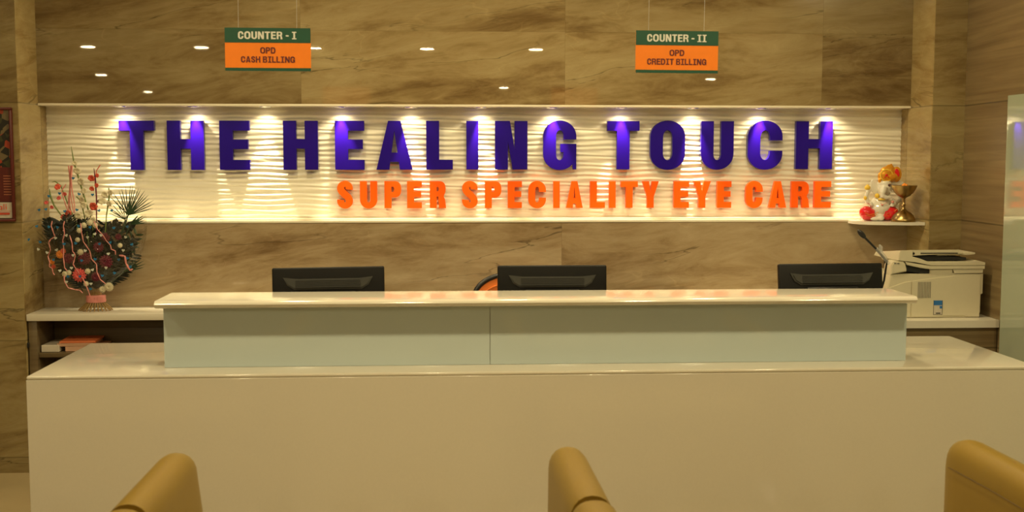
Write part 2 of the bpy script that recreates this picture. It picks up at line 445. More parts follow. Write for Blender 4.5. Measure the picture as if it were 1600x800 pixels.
    if ch == 'S':
        rx = (w - t) / 2; c = w / 2; yt = h * .735; yb = h * .265
        rt = h + o - b / 2 - yt; path = []
        for i in range(-1, 13):
            a = math.radians(15 * i); path.append((c + rx * math.cos(a), yt + rt * math.sin(a)))
        p0, p1, p2, p3 = (t / 2, yt), (t / 2, h * .55), (w - t / 2, h * .47), (w - t / 2, yb)
        for i in range(1, 12):
            q = i / 12; k = 1 - q
            path.append(tuple(k**3 * p0[j] + 3 * k * k * q * p1[j] + 3 * k * q * q * p2[j] + q**3 * p3[j] for j in (0, 1)))
        for i in range(0, 14):
            a = math.radians(-15 * i); path.append((c + rx * math.cos(a), yb + rt * math.sin(a)))
        A, B = [], []
        n = len(path)
        for i in range(n):
            a, d = path[max(i - 1, 0)], path[min(i + 1, n - 1)]
            tx, ty = d[0] - a[0], d[1] - a[1]; l = math.hypot(tx, ty); nx, ny = -ty / l, tx / l
            hw = .5 * math.sqrt((t * nx) ** 2 + ((b if i < 12 or i > n - 13 else t * 1.0) * ny) ** 2)
            A.append((path[i][0] + nx * hw, path[i][1] + ny * hw)); B.append((path[i][0] - nx * hw, path[i][1] - ny * hw))
        return [A + B[::-1]]
    return []

def letter_mesh(name, contours, depth, bevel=0.0):
    """extruded outlines standing in the x-z plane, front towards -y at y=0"""
    cu = bpy.data.curves.new(name, 'CURVE'); cu.dimensions = '2D'; cu.fill_mode = 'BOTH'
    cu.extrude = depth / 2 - bevel; cu.bevel_depth = bevel; cu.bevel_resolution = 1; cu.offset = -bevel
    for ct in contours:
        sp = cu.splines.new('POLY'); sp.points.add(len(ct) - 1); sp.use_cyclic_u = True
        for i, p in enumerate(ct): sp.points[i].co = (p[0], p[1], 0, 1)
    ob = bpy.data.objects.new('tmp', cu)
    me = bpy.data.meshes.new_from_object(ob)
    bpy.data.objects.remove(ob); bpy.data.curves.remove(cu)
    # (x, y, z) -> (x, depth/2 - z, y)
    me.transform(Matrix(((1, 0, 0, 0), (0, 0, -1, depth / 2), (0, 1, 0, 0), (0, 0, 0, 1))))
    me.name = name
    return me

WID = {'I': .62, '-': .42, 'L': .66, 'T': .74, 'E': .68, 'C': .76, 'O': .86, 'U': .80, 'N': .84, 'R': .80, 'P': .74, 'D': .82, 'A': .82, 'S': .70, 'H': .80, 'B': .78, 'G': .82, ' ': .34}
def text_line(name, txt, width, h, m, parent, cx, z, y, t=.2, b=.16, depth=.0012, gap=.13):
    tot = sum(WID[c] + (gap if c != ' ' else 0.0) for c in txt) * h
    k = width / tot; x = -width / 2; cts = []
    for c in txt:
        w = WID[c] * h * k
        if c != ' ':
            for ct in glyph(c, w, h, t * h * min(k, 1.1), b * h, serif=True):
                cts.append([(p[0] + x, p[1]) for p in ct])
        x += w + (gap * h * k if c != ' ' else 0)
    me = letter_mesh(name, cts, depth)
    return obj(name, me, m, parent, loc=(cx, y, z))

# ---------------------------------------------------------------- room shell
YW, YC, YN = 5.867, 5.6, 5.996
XL, XR, XRW = -1.996, 2.404, 2.565
ZT, ZB = 1.7736, 1.190
bm = bmesh.new()
bx(bm, XL, XR, YW, 6.4, ZT, CEIL)
struct(obj('wall_back', bm, 'wall_up'))
bm = bmesh.new()
bx(bm, XL, XR, YW, 6.4, 0, ZB)
struct(obj('wall_back_lower', bm, 'wall_lo'))
struct(obj('wall_back_pier', box(-6.3, XL, YC, 6.4, 0.12, CEIL), 'pier'))
# reveals (narrow side faces of the piers): the light they catch is put into a paler marble
bm = bmesh.new(); bx(bm, XL, XL + .004, YC + .004, YN, 0, CEIL)
struct(obj('trim_1', bm, 'reveal'))
bm = bmesh.new(); bx(bm, XR - .004, XR, YC + .004, YN, 0, CEIL)
struct(obj('trim_2', bm, 'reveal'))
struct(obj('wall_right_pier', box(XR, 3.2, YC, 6.4, 0, CEIL), 'pier'))
# right wall splays 2.85 degrees
SPL = math.radians(2.85)
wr = struct(obj('wall_right', bx(box(0, .3, -3.6, .002, 1.790, CEIL), 0, .3, -.552, .002, 0, 1.790), 'wood_stone', loc=(XRW, YC, 0), rot=(0, 0, -SPL)))
# skirting along the left pier
struct(obj('baseboard_left', box(-6.3, XL + .006, YC - .012, YC + .3, 0, .12), 'pier'))
struct(obj('floor', box(-6.3, 5.6, -11.2, 6.4, -.1, 0), 'floor'))
struct(obj('ceiling', box(-6.3, 5.6, -11.2, 6.4, CEIL, CEIL + .1), 'ceiling'))
struct(obj('wall_left', box(-6.4, -6.3, -11.2, 6.4, 0, CEIL), 'far_wall'))
struct(obj('wall_front', box(-6.3, 5.6, -11.3, -11.2, 0, CEIL), 'far_wall'))
struct(obj('wall_right_far', box(5.6, 5.7, -11.2, 6.4, 0, CEIL), 'far_wall'))
# niche edge beads and sill
bm = bmesh.new()
bx(bm, XL + .004, XR - .004, YW - .006, YN - .002, ZT - .007, ZT + .004, .002, 2)
struct(obj('trim_3', bm, 'trim'))
bm = bmesh.new()
bx(bm, XL + .004, XR - .004, YW - .004, YN - .002, ZB - .006, ZB + .006, .002, 2)
bx(bm, XL + .004, XR - .004, YW + .020, YN - .002, ZB + .005, ZB + .014, .002, 2)
struct(obj('trim_4', bm, 'trim'))
# carved wave panel at the back of the niche
bm = bmesh.new()
nx, nz = 400, 260; x0, x1, z0, z1 = XL + .004, XR - .004, ZB + .01, ZT - .004
grid = []
for j in range(nz + 1):
    row = []
    z = z0 + (z1 - z0) * j / nz
    for i in range(nx + 1):
        x = x0 + (x1 - x0) * i / nx
        r = z / .0132
        ph = .85 * math.sin(2 * PI * x / .34 + 2.1 * math.sin(r * .55) + .9 * r) + .5 * math.sin(2 * PI * x / .83 + 1.7 * r)
        hgt = .0048 * (.5 + .5 * math.cos(2 * PI * r / 2 + ph))
        row.append(bm.verts.new((x, YN - .012 - hgt, z)))
    grid.append(row)
for j in range(nz):
    for i in range(nx):
        bm.faces.new((grid[j][i], grid[j][i + 1], grid[j + 1][i + 1], grid[j + 1][i]))
bk = [bm.verts.new((x, YN, z)) for x, z in ((x0, z0), (x1, z0), (x1, z1), (x0, z1))]
bm.faces.new(bk[::-1])
bm.faces.new([*grid[0][::-1], bk[0], bk[1]]); bm.faces.new([*grid[-1], bk[2], bk[3]])
bm.faces.new([g[0] for g in grid] + [bk[3], bk[0]]); bm.faces.new([g[-1] for g in grid][::-1] + [bk[1], bk[2]])
struct(obj('wall_back_panel', bm, 'panel', smooth=60))
struct(obj('wall_back_core', box(XL, XR, YN, 6.4, ZB, ZT), 'far_wall'))

# ---------------------------------------------------------------- lamps
def light(name, kind, loc, power, col, parent=None, rot=(0, 0, 0), **k):
    d = bpy.data.lights.new(name, kind); d.energy = power; d.color = col
    for a, v in k.items(): setattr(d, a, v)
    o = bpy.data.objects.new(name, d); C.objects.link(o); o.location = loc; o.rotation_euler = rot
    if parent: o.parent = parent
    return o
NTH = ['first', 'second', 'third', 'fourth', 'fifth', 'sixth', 'seventh', 'eighth', 'ninth', 'tenth']
cl = None
for i, (x, y) in enumerate(DOWN):
    row = [q for q in DOWN if q[1] == y]; rk = sorted(q[0] for q in row).index(x)
    where = {2.95: 'row before the reception counter', 4.75: 'row above the staff side', -1.4: 'row in mid waiting area'}.get(y)
    lab = ('round recessed ceiling downlight, number %s from left in the %s' % (NTH[rk], where)) if where else 'round recessed ceiling downlight alone at the %s of the waiting hall' % {-5.7: 'left middle', -6.0: 'right middle', -8.3: 'far centre', -10.0: 'far left'}[y]
    t = thing('ceiling_downlight', lab.replace('number ', ''), 'ceiling light', (x, y, CEIL), 0, 'recessed ceiling downlights')
    if cl is None:
        bm = bmesh.new(); lathe(bm, [(.075, 0), (.095, -.004), (.1, -.001), (.1, 0)], 28)
        cl = obj('trim_ring', bm, 'ceiling', t, smooth=40)
    else:
        c = cl.copy(); C.objects.link(c); c.parent = t
    light('lamp', 'AREA', (0, 0, -.012), DOWN_W, ROOM_LIGHT, t, shape='DISK', size=.15)
ORD = ['leftmost', 'second from left', 'third from left', 'fourth from left', 'fifth from left', 'middle', 'fifth from right', 'fourth from right', 'third from right', 'second from right', 'rightmost']
ns = None
for i, x in enumerate(NICHE_X):
    t = thing('spot_light', 'small recessed spot shining down in the sign niche, ' + ORD[i] + ' of eleven', 'spot light', (x, 5.918, ZT - .004), 0, 'recessed spots over the wall sign')
    if ns is None:
        bm = bmesh.new(); lathe(bm, [(.024, -.004), (.030, -.007), (.034, -.004), (.034, -.001)], 24)
        ns = obj('trim_ring', bm, 'chrome', t, smooth=40)
        bm = bmesh.new(); lathe(bm, [(.0001, -.0045), (.024, -.0045), (.024, -.003)], 24)
        nl = obj('lens', bm, 'lamp', t)
    else:
        for s_ in (ns, nl):
            c = s_.copy(); C.objects.link(c); c.parent = t
    tl = math.radians(random.uniform(-5, 5))
    light('bulb', 'SPOT', (0, -.004, -.010), CORE_W, NICHE_LIGHT, t, rot=(math.radians(4), tl, 0),
          spot_size=math.radians(44), spot_blend=0.75, shadow_soft_size=.007)
    light('reflector_spill', 'SPOT', (0, -.004, -.010), SPILL_W, NICHE_LIGHT, t, rot=(math.radians(4), tl, 0),
          spot_size=math.radians(130), spot_blend=0.6, shadow_soft_size=.007)

# ---------------------------------------------------------------- wall lettering
LET = []
big = [('T', -1.6098, 0, 188.8, 243.5), ('H', 0, 0, 263.4, 320.8), ('E', 0, 0, 344.9, 391.7),
       ('H', 0, 1, 443.9, 497.9), ('E', 0, 1, 524.4, 570), ('A', 0, 1, 588.6, 645), ('L', 0, 1, 666.3, 707.6), ('I', 0, 1, 728.8, 747.4),
       ('N', 0, 1, 773.4, 823.8), ('G', 0, 1, 848.2, 899.8),
       ('T', 0, 2, 947.7, 997.7), ('O', 0, 2, 1014.8, 1068.8), ('U', 0, 2, 1093.6, 1144.4), ('C', 0, 2, 1166.3, 1220.3), ('H', 0, 2, 1241.4, 1298)]
small = [('S', 0, 0, 526.8, 551.2), ('U', 0, 0, 562.5, 589.3), ('P', 0, 0, 600.7, 626.8), ('E', 0, 0, 636, 659), ('R', 0, 0, 671.5, 696.9),
         ('S', 0, 1, 721.8, 746.2), ('P', 0, 1, 757.6, 783.2), ('E', 0, 1, 793.3, 815.3), ('C', 0, 1, 825.4, 852.7), ('I', 0, 1, 864.4, 874.2),
         ('A', 0, 1, 884.3, 910.3), ('L', 0, 1, 921.7, 944.9), ('I', 0, 1, 951.4, 961.5), ('T', 0, 1, 969.7, 996), ('Y', 0, 1, 1003, 1028.6),
         ('E', 0, 2, 1052.5, 1076), ('Y', 0, 2, 1083, 1109.8), ('E', 0, 2, 1120, 1142),
         ('C', 0, 3, 1164.7, 1191), ('A', 0, 3, 1200.8, 1228), ('R', 0, 3, 1236, 1263.8), ('E', 0, 3, 1272, 1297.5)]
def sx(u):          # measured letter edge on the photo -> metres along the niche
    q = (u - 800) / 1808.26
    return 5.94 * (q * 0.99519 + 0.05877) / (0.99486 - 0.05882 * q) 
W1 = ['THE', 'HEALING', 'TOUCH']; W2 = ['SUPER', 'SPECIALITY', 'EYE', 'CARE']
NTH = ['first', 'second', 'third', 'fourth', 'fifth', 'sixth', 'seventh', 'eighth', 'ninth', 'tenth']
def put_letters(rows, words, z0f, h, colname, m, t, b, depth, bev, grp):
    seen = {}
    for ch, _, wi, u0, u1 in rows:
        k = seen.get(wi, 0); seen[wi] = k + 1
        xa, xb = sx(u0), sx(u1); w = xb - xa
        tt = min(t, w) if ch != 'I' else w
        ml = letter_mesh('sign_letter', glyph(ch, w, h, tt, b), depth, bev)
        o = obj('sign_letter', ml, m, smooth=35, loc=(xa, 5.940, z0f(xa)))
        tag(o, '%s raised letter %s, %s letter of the word %s on the lit niche wall' % (colname, ch, NTH[k], words[wi]), 'sign letter', grp)
put_letters(big, W1, lambda x: 1.4515 + .0016 * x, .2475, 'large violet', 'purple', .066, .050, .030, .0, 'large violet letters of the wall sign')
put_letters(small, W2, lambda x: 1.2545 - .0006 * x, .1375, 'small orange', 'orange', .035, .030, .026, .0, 'small orange letters of the wall sign')

# ---------------------------------------------------------------- reception counter
CX0, CX1, CY0, CY1, CZ = -1.4324, 2.1366, 4.0103, 4.7372, .76
t = thing('reception_counter', 'long white reception counter with a raised ledge above a pale green glass band', 'counter', (.35, 4.37, 0))
ox, oy = .35, 4.37
def cb(name, a, m, bev=.006, seg=3, parent=t):
    return obj(name, box(a[0] - ox, a[1] - ox, a[2] - oy, a[3] - oy, a[4], a[5], bev=bev, seg=seg), m, parent, smooth=40)
cb('countertop', (CX0, CX1, CY0, CY1, CZ - .014, CZ), 'white_solid')
cb('front_panel', (CX0, CX1, CY0, CY0 + .02, 0, CZ - .0135), 'white_solid', .0015, 1)
cb('side_panel', (CX0, CX0 + .02, CY0 + .0205, CY1, 0, CZ - .0145), 'white_solid', .0015, 1)
cb('side_panel', (CX1 - .02, CX1, CY0 + .0205, CY1, 0, CZ - .0145), 'white_solid', .0015, 1)
cb('back_panel', (CX0 + .03, CX1 - .03, CY0 + .25, CY0 + .27, 0, CZ - .0145), 'cab_wood', .0015, 1)
LX0, LX1, LY0, LY1, LZ = -1.010, 1.712, 4.070, 4.345, 1.008
cb('upstand', (LX0 + .035, LX1 - .018, 4.162, LY1 - .02, CZ, LZ - .028), 'white_solid', .001, 1)
cb('glass_panel', (LX0 + .013, .1645, 4.150, 4.1615, CZ + .001, LZ - .028), 'bpglass', 0)['label'] = 'left pale green glass panel'
cb('glass_panel', (.1665, LX1 - .006, 4.150, 4.1615, CZ + .001, LZ - .028), 'bpglass', 0)['label'] = 'right pale green glass panel'
# ledge with a nosed front edge
bm = bmesh.new()
prof = [(LY1, LZ), (LY1, LZ - .027), (LY0 + .020, LZ - .027), (LY0 + .006, LZ - .022), (LY0, LZ - .013), (LY0 + .003, LZ - .006), (LY0 + .012, LZ - .001), (LY0 + .022, LZ)]
prism(bm, [(p[0] - oy, p[1]) for p in prof], LX0 - ox, LX1 - ox, 'x')
obj('ledge', bm, 'white_solid', t, smooth=50)

# ---------------------------------------------------------------- sofas
def sofa(xa, xb, y0, z, label, rz=0, flare=.0):
    """xa..xb outer edges of the arms, y0 far (front) end of arms; faces +y"""
    W = xb - xa; cx = (xa + xb) / 2
    t = thing('sofa', label, 'sofa', (cx, y0, 0), rz, 'tan leather sofas facing the counter')
    aw = .125
    for s in (-1, 1):
        bm = bmesh.new()
        n = 18; rings = []
        # sections along y (going back from the front end)
        secs = [(0.0, .30, .95, .085), (-.003, .60, .975, .055), (-.012, .80, .99, .030), (-.030, .92, .998, .012), (-.06, .98, 1.0, .003), (-.10, 1.0, 1.0, 0), (-.2, 1.0, 1.0, 0), (-.40, 1.0, 1.0, 0), (-.52, .99, .999, 0), (-.535, .96, .993, 0)]
        for (y, k, kz, drop) in secs:
            hw = aw / 2 * k; zt = z - drop
            pts = []
            r = min(.055, hw)
            for q in range(11):
                a = PI - PI * q / 10
                pts.append((math.copysign(abs(math.cos(a)) ** .92, math.cos(a)) * hw * .86, zt - .06 + .06 * math.sin(a) ** .92))
            fo = flare; pts = [(-hw - fo, .10), (-hw - fo, z * .62)] + pts + [(hw + fo, z * .62), (hw + fo, .10)]
            rings.append([bm.verts.new((p[0], y, p[1])) for p in pts])
        m = len(rings[0])
        for a, b_ in zip(rings, rings[1:]):
            for i in range(m):
                bm.faces.new((a[i], a[(i + 1) % m], b_[(i + 1) % m], b_[i]))
        bm.faces.new(rings[0][::-1]); bm.faces.new(rings[-1])
        bmesh.ops.recalc_face_normals(bm, faces=bm.faces)
        ar = obj('armrest', bm, 'leather', t, smooth=60, loc=(s * (W / 2 - aw / 2), 0, 0))
        # rear post of the arm, behind the seam
        bm = box(-aw / 2 * .9, aw / 2 * .9, -.80, -.53, .10, z, .050, 6)
        obj('rear_post', bm, 'leather', t, smooth=60, loc=(s * (W / 2 - aw / 2), 0, 0))
        bm = bmesh.new()
        tube(bm, [(-s * (aw / 2 - .004), y, z - .075 + dz) for y, dz in ((-.06, -.006), (-.1, -.004), (-.3, 0), (-.52, 0))], .0012, 6)
        obj('piping', bm, 'seam', ar, smooth=60)
        for yy in (-.07, -.72):
            bm = bmesh.new(); lathe(bm, [(.018, 0), (.024, .10)], 14)
            obj('leg', bm, 'black_pl', t, smooth=40, loc=(s * (W / 2 - aw / 2), yy, 0))
    iw = W / 2 - aw - .008
    obj('seat_base', box(-iw - .01, iw + .01, -.76, -.03, .10, .30, .02, 3), 'leather', t, smooth=50)
    for s in (-1, 1):
        obj('seat_cushion', box(min(0, s * iw) + .003, max(0, s * iw) - .003, -.62, -.01, .302, .44, .04, 5), 'leather', t, smooth=50)
        obj('back_cushion', box(min(0, s * iw) + .003, max(0, s * iw) - .003, -.70, -.58, .443, .60, .045, 5), 'leather', t, smooth=50)
    obj('backrest', box(-iw, iw, -.80, -.705, .28, .62, .04, 5), 'leather', t, smooth=50)
    return t
sofa(-1.99, -.656, 3.150, .722, 'tan leather sofa at lower left, its right armrest showing before the white counter', flare=.016)
sofa(.272, 1.530, 3.165, .722, 'tan leather sofa whose two armrests show at centre and right before the counter', math.radians(.8), flare=-.006)

# ---------------------------------------------------------------- monitors
def monitor(x0, x1, y, zt, rz, label, tilt=4, roll=0.0):
    cx = (x0 + x1) / 2; w = (x1 - x0); hw = w / 2; hgt = .285
    t = thing('computer_monitor', label, 'monitor', (cx, y, CZ), rz, 'black monitors on the counter')
    T = Matrix.Translation((0, 0, zt - CZ - hgt)) @ Matrix.Rotation(math.radians(-tilt), 4, 'X') @ Matrix.Rotation(roll, 4, 'Y')
    bm = box(-hw, hw, 0, .028, 0, hgt, .006, 3, mtx=T)
    obj('casing', bm, 'black_gloss', t, smooth=40)
    bm = box(-hw + .015, hw - .015, .0275, .030, .02, hgt - .015, .0, 1, mtx=T)
    obj('screen', bm, 'screen', t)
    # bulged rear shell with a vent band under a curved lip
    bm = bmesh.new()
    pts = [(-hw * .80, hgt - .038), (-hw * .55, hgt - .044), (hw * .55, hgt - .044), (hw * .80, hgt - .038), (hw * .72, hgt - .070), (hw * .60, hgt - .086), (-hw * .60, hgt - .086), (-hw * .72, hgt - .070)]
    prism(bm, pts, -.012, .004)
    bmesh.ops.bevel(bm, geom=[e for e in bm.edges if all(v.co.y < -.01 for v in e.verts)], offset=.006, segments=2, affect='EDGES')
    bmesh.ops.transform(bm, matrix=T, verts=bm.verts)
    ve = obj('vent_panel', bm, 'vent_grey', t, smooth=40)
    bm = bmesh.new()
    for k in range(5):
        z = hgt - .051 - k * .0065
        bx(bm, -hw * .58, hw * .58, -.0135, -.0118, z - .002, z, mtx=T)
    obj('vent_slats', bm, 'black_pl', ve)
    bm = box(-hw * .5, hw * .5, -.014, .004, .04, hgt - .095, .006, 2, mtx=T)
    obj('rear_cover', bm, 'black_pl', t, smooth=40)
    bm = box(-.03, .03, -.03, -.012, .012, zt - CZ - .15, .004, 2)
    obj('stand', bm, 'black_pl', t, smooth=40)
    bm = bmesh.new(); lathe(bm, [(.001, .014), (.10, .008), (.11, .004), (.11, 0)], 28, (0, 0.02, 0), .8)
    obj('base', bm, 'black_pl', t, smooth=40)
    return t
monitor(-.664, -.230, 4.5, 1.085, 0, 'black computer monitor seen from behind, left of the three on the counter', roll=math.radians(-.8))
monitor(.210, .641, 4.5, 1.088, 0, 'black computer monitor seen from behind, in front of the orange office chair')
monitor(1.338, 1.768, 4.5, 1.091, math.radians(3), 'black computer monitor seen from behind, beside the microphone and printer', tilt=9)

# ---------------------------------------------------------------- office chair
t = thing('office_chair', 'black framed office chair with orange mesh back behind the middle monitor', 'office chair', (.37, 5.16, 0))
bm = bmesh.new()
pts = ring(-.235, .46, .245, .985, .15, .10, 8)
tube(bm, [(p[0], -.01 + .04 * math.cos((p[0]) / .25 * 1.4), p[1]) for p in pts], .012, 8, closed=True)
fr = obj('back_frame', bm, 'black_pl', t, smooth=60)
bm = bmesh.new()
pi_ = ring(-.225, .47, .235, .976, .14, .09, 8)
A = [bm.verts.new((p[0], -.014 + .04 * math.cos(p[0] / .25 * 1.4), p[1])) for p in pi_]; cc = bm.verts.new((0.005, .026, .72)); cd = bm.verts.new((0.005, .034, .72))
B = [bm.verts.new((p[0], -.006 + .04 * math.cos(p[0] / .25 * 1.4), p[1])) for p in pi_]
for i in range(len(A)):
    j = (i + 1) % len(A)
    bm.faces.new((A[i], A[j], cc)); bm.faces.new((B[j], B[i], cd)); bm.faces.new((A[j], A[i], B[i], B[j]))
obj('back_mesh', bm, 'mesh_orange', t, smooth=60)
bm = bmesh.new(); tube(bm, [(p[0] * .93 + .000, -.019 + .04 * math.cos(p[0] / .25 * 1.4), (p[1] - .72) * .9 + .715) for p in pi_], .003, 6, closed=True)
obj('piping', bm, 'mesh_orange', fr, smooth=60)
obj('seat', box(-.24, .24, .03, .46, .42, .49, .03, 4), 'black_pl', t, smooth=50)
bm = bmesh.new(); tube(bm, [(0, .24, .10), (0, .24, .42)], .025, 12); tube(bm, [(0, .10, .44), (0, -.01, .46), (0, .03, .60)], .014, 8)
obj('post', bm, 'black_pl', t, smooth=50)
for k in range(5):
    a = 2 * PI * k / 5 + .3
    e = (.25 * math.cos(a), .24 + .25 * math.sin(a) , .07)
    bm = bmesh.new(); tube(bm, [(0, .24, .11), e], [.02, .012], 8)
    lg = obj('leg', bm, 'black_pl', t, smooth=50)
    bm = bmesh.new(); ball(bm, (e[0], e[1], .03), (.02, .028, .03), 10, 8)
    obj('castor', bm, 'black_pl', lg, smooth=180)

# ---------------------------------------------------------------- microphone
t = thing('microphone', 'black gooseneck microphone rising behind the right monitor', 'microphone', (1.86, 4.62, CZ))
obj('base', box(-.15, -.05, -.06, .06, 0, .03, .008, 3), 'black_pl', t, smooth=40)
bm = bmesh.new()
nk = [(-.10, 0, .02), (-.09, -.005, .15), (-.065, -.012, .25), (-.058, -.02, .33), (-.107, -.02, .383), (-.156, -.02, .430)]
tube(bm, nk, .0045, 8); obj('gooseneck', bm, 'black_pl', t, smooth=60)
bm = bmesh.new()
d = Vector((-.7, 0, .72)).normalized()
ball(bm, Vector((-.166, -.02, .441)), (.011, .011, .024), 14, 10, rot=d.to_track_quat('Z', 'Y').to_matrix())
obj('head', bm, 'black_pl', t, smooth=180)
bm = bmesh.new()
tube(bm, [(-.050, -.02, .318), (-.066, -.02, .340), (-.084, -.02, .362), (-.104, -.02, .382)], [.005, .009, .010, .008], 7)
tube(bm, [(-.082, -.02, .365), (-.086, -.022, .388), (-.092, -.022, .398)], [.006, .009, .003], 6)
obj('plastic_wrap', bm, mat('plastic_bag', (.7, .7, .66), .2, alpha=.35), t, smooth=60)

# ---------------------------------------------------------------- back shelves
SZ = .766
t = thing('open_cabinet', 'brown open shelf cabinet with thick white top under the bouquet', 'cabinet', (-1.3, 5.73, 0))
def lb(name, a, m, bev=.002, o_=(-1.3, 5.73), parent=t):
    return obj(name, box(a[0] - o_[0], a[1] - o_[0], a[2] - o_[1], a[3] - o_[1], a[4], a[5], bev=bev, seg=2), m, parent, smooth=40)
lb('top', (-1.988, -.6, 5.597, YW, SZ - .033, SZ), 'white_shelf', .003)
lb('side_panel', (-1.985, -1.945, 5.612, YW, 0, SZ - .033), 'cab_wood')
lb('side_panel', (-.64, -.602, 5.612, YW, 0, SZ - .033), 'cab_wood')
lb('back_panel', (-1.945, -.64, YW - .012, YW - .001, 0, SZ - .034), 'cab_wood')
lb('shelf', (-1.945, -.64, 5.625, YW - .013, .553, .575), 'cab_wood')
lb('shelf', (-1.945, -.64, 5.625, YW - .013, .06, .08), 'cab_wood')
lb('hinge', (-1.990, -1.982, 5.598, 5.612, .605, .628), 'black_pl', .001)
# stack of papers and folders on the upper shelf
tag(obj('paper_stack', box(-.042, .042, -.10, .09, 0, .034, .003, 2), 'paper', loc=(-1.896, 5.740, .576)), 'pale stack of papers at the left end of the cabinet shelf', 'paper stack')
for i, (z, hh, mm, x, lab, rz) in enumerate(((.576, .024, 'folder_pink', -1.765, 'pinkish book lying under the orange folder in the cabinet', 0.0),
                                              (.6005, .016, 'folder_pink', -1.785, 'pale brown pages lying between pinkish book and orange folder', .03),
                                              (.617, .010, 'folder_orange', -1.775, 'thin orange folder topmost on the shelf pile in the cabinet', .05))):
    tag(obj('book' if i < 2 else 'folder', box(-.085, .085, -.09, .09, 0, hh, .002, 2), mm, loc=(x + (.02 if i == 0 else 0), 5.745, z), rot=(0, 0, rz)), lab, 'book' if i < 2 else 'folder')
# right shelf and cabinet
t = thing('side_cabinet', 'brown front cabinet with white top under the printer by the right wall', 'cabinet', (2.1, 5.4, 0))
bm = bmesh.new()
xr = lambda y: XRW + (y - YC) * math.tan(SPL)
prism(bm, [(1.2 - 2.1, 5.12 - 5.4), (xr(5.12) - 2.1 - .002, 5.12 - 5.4), (xr(YC) - 2.1 - .004, YC - .002 - 5.4), (XR - .006 - 2.1, YC - .002 - 5.4), (XR - .006 - 2.1, YW - .002 - 5.4), (1.2 - 2.1, YW - .002 - 5.4)], .736, .770, 'z')
obj('top', bm, 'white_shelf', t)
obj('front_panel', box(1.22 - 2.1, xr(5.14) - .004 - 2.1, 5.14 - 5.4, 5.16 - 5.4, 0, .736), 'wood_stone', t)
obj('side_panel', box(1.22 - 2.1, 1.24 - 2.1, 5.161 - 5.4, YW - .003 - 5.4, 0, .736), 'cab_wood', t)

# ---------------------------------------------------------------- glass panel on the right wall
o = obj('glass_panel', box(0, .022, -2.2, 0, 0, 1.787), 'wallglass', loc=(2.505, 5.045, 0))
tag(o, 'tall greenish glass panel on the right wall reflecting the sign letters', 'glass panel')

# ---------------------------------------------------------------- printer
PX, PY = 2.062, 5.215
t = thing('printer', 'bulky off-white multifunction printer on the right shelf below the brass lamp', 'printer', (PX, PY, .770))
k_ = .000506        # metres per traced unit
def pp(a, b): return ((a - 60) * k_ * 1.0 - .0, (752 - b) * k_ )
def trace(l): return [pp(*p) for p in l]
D = .30
bm = bmesh.new()
prism(bm, trace([(35, 752), (40, 455), (62, 350), (205, 345), (430, 345), (430, 300), (640, 300), (640, 340), (930, 345), (930, 530), (912, 540), (912, 700), (895, 752)]), 0, D)
bmesh.ops.bevel(bm, geom=[e for e in bm.edges if abs(e.verts[0].co.y - e.verts[1].co.y) < 1e-6], offset=.003, segments=2, affect='EDGES')
body = obj('body', bm, 'print_white', t, smooth=40)
# side skin panels with a rising upper edge
bm = bmesh.new(); prism(bm, trace([(262, 745), (262, 410), (430, 388), (760, 352), (902, 352), (902, 745), (770, 745), (760, 733), (565, 733), (552, 745)]), -.004, .002)
bmesh.ops.bevel(bm, geom=[e for e in bm.edges if abs(e.verts[0].co.y - e.verts[1].co.y) < 1e-6 and e.verts[0].co.y < 0], offset=.002, segments=2, affect='EDGES')
sp_ = obj('side_cover', bm, 'print_white', t, smooth=40)
bm = bmesh.new(); prism(bm, trace([(40, 745), (45, 470), (190, 420), (254, 411), (254, 745)]), -.004, .002)
bmesh.ops.bevel(bm, geom=[e for e in bm.edges if abs(e.verts[0].co.y - e.verts[1].co.y) < 1e-6 and e.verts[0].co.y < 0], offset=.002, segments=2, affect='EDGES')
obj('front_cover', bm, 'print_white', t, smooth=40)
bm = bmesh.new()
for i in range(9):
    a, b_ = pp(316 + i * 14, 566), pp(321.5 + i * 14, 418)
    bx(bm, a[0], b_[0], -.0052, -.0035, a[1], b_[1])
obj('vent', bm, 'print_grey', sp_)
a, b_ = pp(465, 722), pp(550, 588)
st = obj('sticker', box(a[0], b_[0], -.0050, -.0036, a[1], b_[1]), 'paper', sp_)
bm = bmesh.new()
a, b_ = pp(468, 634), pp(547, 590); bx(bm, a[0], b_[0], -.0056, -.0048, a[1], b_[1])
a, b_ = pp(524, 664), pp(546, 640); bx(bm, a[0], b_[0], -.0056, -.0048, a[1], b_[1])
bm2 = bmesh.new(); a, b_ = pp(490, 713), pp(532, 703); bx(bm2, a[0], b_[0], -.0056, -.0048, a[1], b_[1])
for q in ((465, 722, 468, 588), (547, 722, 550, 588), (465, 722, 550, 719)):
    a, b_ = pp(q[0], q[1]), pp(q[2], q[3]); bx(bm2, a[0], b_[0], -.0056, -.0048, a[1], b_[1])
# sub-parts of the sticker stay in one print layer each
st2 = obj('sticker_print', bm, 'blue', sp_); st2['label'] = 'blue print on the sticker'
obj('sticker_border', bm2, 'print_dark', sp_)
